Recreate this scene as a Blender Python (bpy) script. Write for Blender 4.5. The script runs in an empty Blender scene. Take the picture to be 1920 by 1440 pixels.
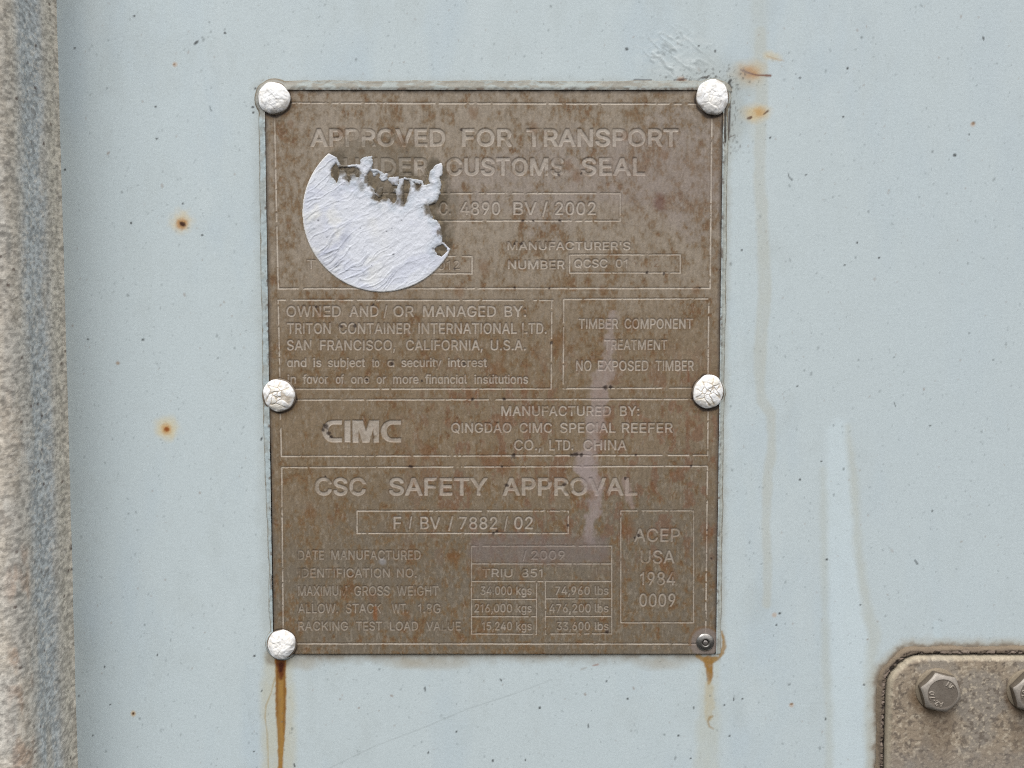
import bpy, bmesh, math, json
import numpy as np

# ------------------------------------------------------------------ camera, sky, sun, exposure
S = 0.00024                      # metres on the wall per picture unit (1/1920 of the frame width at the wall)
FOC = 28.0 / 36.0 * 1920.0       # focal length in the same units
TILT = math.radians(2.85)        # the phone looks very slightly down at the wall
CT, ST = math.cos(TILT), math.sin(TILT)

scene = bpy.context.scene
col_main = scene.collection
cam_data = bpy.data.cameras.new('camera')
cam_data.sensor_width = 36.0
cam_data.lens = 28.0
cam_data.clip_start = 0.01
cam_data.clip_end = 200.0
cam = bpy.data.objects.new('camera', cam_data)
cam.location = (0, -FOC * CT * S, FOC * ST * S)
cam.rotation_euler = (math.radians(90) - TILT, 0, 0)
col_main.objects.link(cam)
scene.camera = cam

SUN_EL, SUN_AZ = 52.0, -36.0     # degrees; azimuth from straight in front of the wall, negative towards the post side
world = bpy.data.worlds.new('World')
scene.world = world
world.use_nodes = True
wn = world.node_tree
for n in list(wn.nodes): wn.nodes.remove(n)
sky = wn.nodes.new('ShaderNodeTexSky')
sky.sky_type = 'NISHITA'
sky.sun_disc = False
sky.sun_elevation = math.radians(SUN_EL)
sky.sun_rotation = math.radians(180.0 + SUN_AZ)
sky.dust_density = 3.0
hs = wn.nodes.new('ShaderNodeHueSaturation')
hs.inputs['Saturation'].default_value = 0.30      # a clouded, nearly grey sky
bg = wn.nodes.new('ShaderNodeBackground')
bg.inputs['Strength'].default_value = 0.08
wo = wn.nodes.new('ShaderNodeOutputWorld')
wn.links.new(sky.outputs['Color'], hs.inputs['Color'])
wn.links.new(hs.outputs['Color'], bg.inputs['Color'])
wn.links.new(bg.outputs['Background'], wo.inputs['Surface'])

sun_data = bpy.data.lights.new('sun', 'SUN')
sun_data.energy = 1.5
sun_data.angle = math.radians(35)
sun_data.color = (1.0, 0.985, 0.965)
sun = bpy.data.objects.new('sun', sun_data)
a, e = math.radians(SUN_AZ), math.radians(SUN_EL)
from mathutils import Vector
sdir = Vector((math.sin(a) * math.cos(e), -math.cos(a) * math.cos(e), math.sin(e)))
sun.rotation_euler = sdir.to_track_quat('Z', 'Y').to_euler()
sun.location = (0, -1.0, 1.0)
col_main.objects.link(sun)

scene.cycles.filter_width = 1.1
scene.cycles.use_denoising = False
scene.view_settings.view_transform = 'Standard'
scene.view_settings.look = 'None'
scene.view_settings.gamma = 1.0
scene.view_settings.use_curve_mapping = False
scene.view_settings.exposure = 0.87

# ------------------------------------------------------------------ helpers
def at(px, py, h=0.0):
    """The point (u right, v up, in picture units) where the line of sight through a picture position meets the plane h in front of the wall."""
    px = np.asarray(px, float); py = np.asarray(py, float)
    dy = CT * FOC + ST * (720.0 - py)
    t = (CT * FOC - h) / dy
    return t * (px - 960.0), ST * FOC + t * (-ST * FOC + CT * (720.0 - py))

def lin(c):
    c = np.asarray(c, float) / 255.0
    return np.where(c <= 0.04045, c / 12.92, ((c + 0.055) / 1.055) ** 2.4)

def sstep(a, b, x):
    t = np.clip((x - a) / (b - a), 0, 1)
    return t * t * (3 - 2 * t)

_tabs = {}
def vnoise(U, V, scale, seed):
    if seed not in _tabs: _tabs[seed] = np.random.default_rng(seed).random((256, 256))
    T = _tabs[seed]
    su, sv = scale if isinstance(scale, tuple) else (scale, scale)
    x, y = U / su + 517.3, V / sv + 391.7
    xi, yi = np.floor(x).astype(int), np.floor(y).astype(int)
    fx, fy = x - xi, y - yi
    fx = fx * fx * (3 - 2 * fx); fy = fy * fy * (3 - 2 * fy)
    x0, x1, y0, y1 = xi & 255, (xi + 1) & 255, yi & 255, (yi + 1) & 255
    return (T[y0, x0] * (1 - fx) + T[y0, x1] * fx) * (1 - fy) + (T[y1, x0] * (1 - fx) + T[y1, x1] * fx) * fy

def fbm(U, V, scale, seed, octs=4, gain=0.55):
    s, a, tot = 0.0, 1.0, 0.0
    for k in range(octs):
        sc = tuple(q / 2.03 ** k for q in scale) if isinstance(scale, tuple) else scale / 2.03 ** k
        s = s + a * vnoise(U, V, sc, seed + 31 * k); tot += a; a *= gain
    return s / tot

def mix(C, rgb, a):
    a = np.asarray(a)[..., None]
    C[...] = C * (1 - a) + np.asarray(rgb) * a

def poly_dist(P, X, Y, closed=True):
    """Distance to a polyline."""
    P = np.asarray(P, float)
    Q = np.roll(P, -1, 0) if closed else P[1:]
    P0 = P if closed else P[:-1]
    d = np.full(X.shape, 1e9)
    for (x0, y0), (x1, y1) in zip(P0, Q):
        ex, ey = x1 - x0, y1 - y0
        L = ex * ex + ey * ey
        if L < 1e-12: continue
        t = np.clip(((X - x0) * ex + (Y - y0) * ey) / L, 0, 1)
        d = np.minimum(d, (X - x0 - t * ex) ** 2 + (Y - y0 - t * ey) ** 2)
    return np.sqrt(d)

def winding(polys, X, Y):
    w = np.zeros(X.shape, int)
    for P in polys:
        P = np.asarray(P, float); Q = np.roll(P, -1, 0)
        for (x0, y0), (x1, y1) in zip(P, Q):
            if y0 == y1: continue
            c = (x1 - x0) * (Y - y0) - (y1 - y0) * (X - x0)
            if y1 > y0: w += ((y0 <= Y) & (y1 > Y) & (c > 0))
            else: w -= ((y1 <= Y) & (y0 > Y) & (c < 0))
    return w

def poly_sdf(polys, X, Y, union=True):
    """Signed distance, positive inside."""
    d = np.full(X.shape, 1e9)
    for P in polys: d = np.minimum(d, poly_dist(P, X, Y))
    w = winding(polys, X, Y)
    return np.where(w != 0, d, -d)

def win(Ua, Va, u0, u1, v0, v1):
    i0, i1 = np.searchsorted(Ua, u0), np.searchsorted(Ua, u1)
    j0, j1 = np.searchsorted(Va, v0), np.searchsorted(Va, v1)
    return slice(j0, j1), slice(i0, i1)

def ellipse(C, Ua, Va, px, py, rx, ry, ang, rgb, alpha, soft=0.5, noise=0.0, seed=5, h=0.0):
    u, v = at(px, py, h)
    R = max(rx, ry) * 1.6 + 6
    sj, si = win(Ua, Va, u - R, u + R, v - R, v + R)
    if sj.stop <= sj.start or si.stop <= si.start: return
    U, V = np.meshgrid(Ua[si], Va[sj])
    a = math.radians(ang)
    x, y = (U - u) * math.cos(a) + (V - v) * math.sin(a), -(U - u) * math.sin(a) + (V - v) * math.cos(a)
    r = np.sqrt((x / rx) ** 2 + (y / ry) ** 2)
    if noise: r = r + noise * (fbm(U, V, max(rx, ry) * 0.6, seed, 3) - 0.5) * 2
    mix(C[sj, si], lin(rgb), alpha * sstep(1 + soft, 1 - soft, r))

def stroke(C, Ua, Va, pts, rgb, alpha, soft=1.5, noise=0.0, nscale=12, seed=9, h=0.0, alpha_end=None):
    """A painted mark along picture points (px, py, half width)."""
    P = [(*at(p[0], p[1], h), p[2]) for p in pts]
    m = max(p[2] for p in P) + soft * 2 + noise * 2 + 2
    us, vs = [p[0] for p in P], [p[1] for p in P]
    sj, si = win(Ua, Va, min(us) - m, max(us) + m, min(vs) - m, max(vs) + m)
    if sj.stop <= sj.start or si.stop <= si.start: return
    U, V = np.meshgrid(Ua[si], Va[sj])
    best = np.full(U.shape, 1e9); prog = np.zeros(U.shape)
    n = len(P) - 1
    for k in range(n):
        (x0, y0, w0), (x1, y1, w1) = P[k], P[k + 1]
        ex, ey = x1 - x0, y1 - y0
        L = max(ex * ex + ey * ey, 1e-9)
        t = np.clip(((U - x0) * ex + (V - y0) * ey) / L, 0, 1)
        d = np.hypot(U - x0 - t * ex, V - y0 - t * ey) - (w0 + (w1 - w0) * t)
        b = d < best
        best = np.where(b, d, best); prog = np.where(b, (k + t) / n, prog)
    if noise: best = best + noise * 2 * (fbm(U, V, nscale, seed, 3) - 0.5)
    al = alpha if alpha_end is None else alpha + (alpha_end - alpha) * prog
    if soft >= 2: al = al * np.clip(0.62 + 0.8 * fbm(U, V, (10.0, 22.0), seed + 7, 4), 0, 1.08)
    mix(C[sj, si], lin(rgb), al * sstep(soft, -soft, best))

def obj(name, me, mat=None, parent=None, loc=None):
    o = bpy.data.objects.new(name, me)
    if mat is not None and me is not None: me.materials.append(mat)
    col_main.objects.link(o)
    if loc is not None: o.location = loc
    if parent is not None: o.parent = parent
    return o

def tag(o, label=None, cat=None, group=None, kind=None):
    if label: o['label'] = label
    if cat: o['category'] = cat
    if group: o['group'] = group
    if kind: o['kind'] = kind
    return o

def thing(name, label, cat, u, v, h=0.0, group=None):
    o = obj(name, None, loc=(u * S, -h * S, v * S))
    o.empty_display_size = 0.005
    return tag(o, label, cat, group)

def mesh_from(name, co, faces, C=None, smooth=True):
    """co (n,3) metres, faces (m,4) or (m,3) indices, C (n,3|4) linear colours per vertex."""
    me = bpy.data.meshes.new(name)
    co = np.ascontiguousarray(co, np.float32); faces = np.ascontiguousarray(faces, np.int32)
    k = faces.shape[1]
    me.vertices.add(len(co)); me.vertices.foreach_set('co', co.ravel())
    me.loops.add(faces.size); me.loops.foreach_set('vertex_index', faces.ravel())
    me.polygons.add(len(faces)); me.polygons.foreach_set('loop_start', np.arange(0, faces.size, k, dtype=np.int32))
    me.update(calc_edges=True)
    if C is not None:
        at_ = me.attributes.new('Col', 'FLOAT_COLOR', 'POINT')
        if C.shape[1] == 3: C = np.concatenate([C, np.ones((len(C), 1))], 1)
        at_.data.foreach_set('color', np.ascontiguousarray(C, np.float32).ravel())
    if smooth: me.shade_smooth()
    me.validate()
    return me

def sheet(name, Ua, Va, H, C, mat, parent=None, org=(0, 0, 0), cells=None):
    """A relief: H in front of the wall over the grid Ua x Va; only the cells asked for."""
    nv, nu = len(Va), len(Ua)
    U, V = np.meshgrid(Ua, Va)
    co = np.stack([(U - org[0]) * S, -(H - org[2]) * S, (V - org[1]) * S], -1).reshape(-1, 3)
    idx = np.arange(nv * nu).reshape(nv, nu)
    f = np.stack([idx[:-1, :-1], idx[:-1, 1:], idx[1:, 1:], idx[1:, :-1]], -1)
    f = f[cells] if cells is not None else f.reshape(-1, 4)
    Cc = C.reshape(nv * nu, -1)
    if cells is not None:
        used = np.unique(f)
        remap = np.full(nv * nu, -1, np.int64); remap[used] = np.arange(len(used))
        f = remap[f]; co = co[used]; Cc = Cc[used]
    return obj(name, mesh_from(name, co, f, Cc), mat, parent)

def lathe(prof, n=64, wob=None):
    """Rings (r, h) around the axis that points out of the wall, in picture units; the last ring closes."""
    th = np.arange(n) * 2 * math.pi / n
    co, f = [], []
    for r, h in prof:
        rr = r * (1 if wob is None else wob)
        co.append(np.stack([rr * np.cos(th) * S, np.full(n, -h * S), rr * np.sin(th) * S], -1))
    for k in range(len(prof) - 1):
        a_ = k * n + np.arange(n); b_ = k * n + (np.arange(n) + 1) % n
        f.append(np.stack([a_, b_, b_ + n, a_ + n], -1))
    co = np.concatenate(co); f = np.concatenate(f)
    return co, f

def nodes_for(name, rough=0.5, metal=0.0, grain=((3.0, 0.10),), bump=((4.0, 0.3),), flat=None, spec=0.5, rough_noise=0.08):
    """Colour from the mesh's own stain layer (or a flat colour), broken up by fine grain, with a fine relief."""
    m = bpy.data.materials.new(name); m.use_nodes = True
    nt = m.node_tree
    for n in list(nt.nodes): nt.nodes.remove(n)
    N, L = nt.nodes.new, nt.links.new
    out = N('ShaderNodeOutputMaterial'); b = N('ShaderNodeBsdfPrincipled')
    L(b.outputs['BSDF'], out.inputs['Surface'])
    tc = N('ShaderNodeTexCoord'); mp = N('ShaderNodeMapping')
    mp.inputs['Scale'].default_value = (1 / S, 1 / S, 1 / S)
    L(tc.outputs['Object'], mp.inputs['Vector'])
    if flat is None:
        c = N('ShaderNodeVertexColor'); c.layer_name = 'Col'; colour = c.outputs['Color']
    else:
        c = N('ShaderNodeRGB'); c.outputs[0].default_value = (*flat, 1); colour = c.outputs[0]
    for k, (sc, amt) in enumerate(grain):
        t = N('ShaderNodeTexNoise'); t.inputs['Scale'].default_value = 1.0 / sc
        t.inputs['Detail'].default_value = 2.0
        L(mp.outputs['Vector'], t.inputs['Vector'])
        r = N('ShaderNodeMapRange')
        r.inputs['From Min'].default_value = 0.25; r.inputs['From Max'].default_value = 0.75
        r.inputs['To Min'].default_value = 1 - amt; r.inputs['To Max'].default_value = 1 + amt
        L(t.outputs['Fac'], r.inputs['Value'])
        mx = N('ShaderNodeVectorMath'); mx.operation = 'SCALE'
        L(colour, mx.inputs[0]); L(r.outputs['Result'], mx.inputs['Scale'])
        colour = mx.outputs['Vector']
    L(colour, b.inputs['Base Color'])
    prev = None
    for sc, st in bump:
        t = N('ShaderNodeTexNoise'); t.inputs['Scale'].default_value = 1.0 / sc; t.inputs['Detail'].default_value = 2.0
        L(mp.outputs['Vector'], t.inputs['Vector'])
        bp = N('ShaderNodeBump'); bp.inputs['Strength'].default_value = st; bp.inputs['Distance'].default_value = S * sc * 0.3
        L(t.outputs['Fac'], bp.inputs['Height'])
        if prev is not None: L(prev, bp.inputs['Normal'])
        prev = bp.outputs['Normal']
    if prev is not None: L(prev, b.inputs['Normal'])
    if rough_noise:
        t = N('ShaderNodeTexNoise'); t.inputs['Scale'].default_value = 1 / 30.0
        L(mp.outputs['Vector'], t.inputs['Vector'])
        r = N('ShaderNodeMapRange'); r.inputs['To Min'].default_value = rough - rough_noise; r.inputs['To Max'].default_value = rough + rough_noise
        L(t.outputs['Fac'], r.inputs['Value']); L(r.outputs['Result'], b.inputs['Roughness'])
    else: b.inputs['Roughness'].default_value = rough
    b.inputs['Metallic'].default_value = metal
    b.inputs['Specular IOR Level'].default_value = spec
    return m

M_paint = nodes_for('container_paint', 0.55, 0, ((1.9, 0.085), (5.0, 0.045)), ((5.0, 0.12),), spec=0.3)
M_bead = nodes_for('painted_sealant', 0.6, 0, ((2.5, 0.07),), ((3.0, 0.3),), spec=0.3)
M_plate = nodes_for('weathered_plate_metal', 0.62, 0.0, ((1.8, 0.11), (4.0, 0.07)), ((2.5, 0.25),), spec=0.25)
M_paper = nodes_for('sticker_paper', 0.85, 0, ((2.0, 0.06),(5.0,0.03)), ((2.5, 0.4),), spec=0.2)
M_white = nodes_for('cracked_white_paint', 0.75, 0, ((2.0, 0.04),), ((2.0, 0.3),), spec=0.2)
M_steel = nodes_for('dull_steel', 0.38, 0.75, ((3.0, 0.10),), ((2.5, 0.10),))
M_post = nodes_for('rough_galvanised_post', 0.8, 0, ((2.2, 0.16), (5.0, 0.08)), ((2.5, 0.5),), spec=0.25)
M_bracket = nodes_for('dirty_galvanised_plate', 0.7, 0.1, ((2.2, 0.12), (5.0, 0.08)), ((3.0, 0.35),), spec=0.3)
M_rubber = nodes_for('cracked_sealing_strip', 0.85, 0, ((2.5, 0.15),), ((3.0, 0.6),), spec=0.2)

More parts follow.
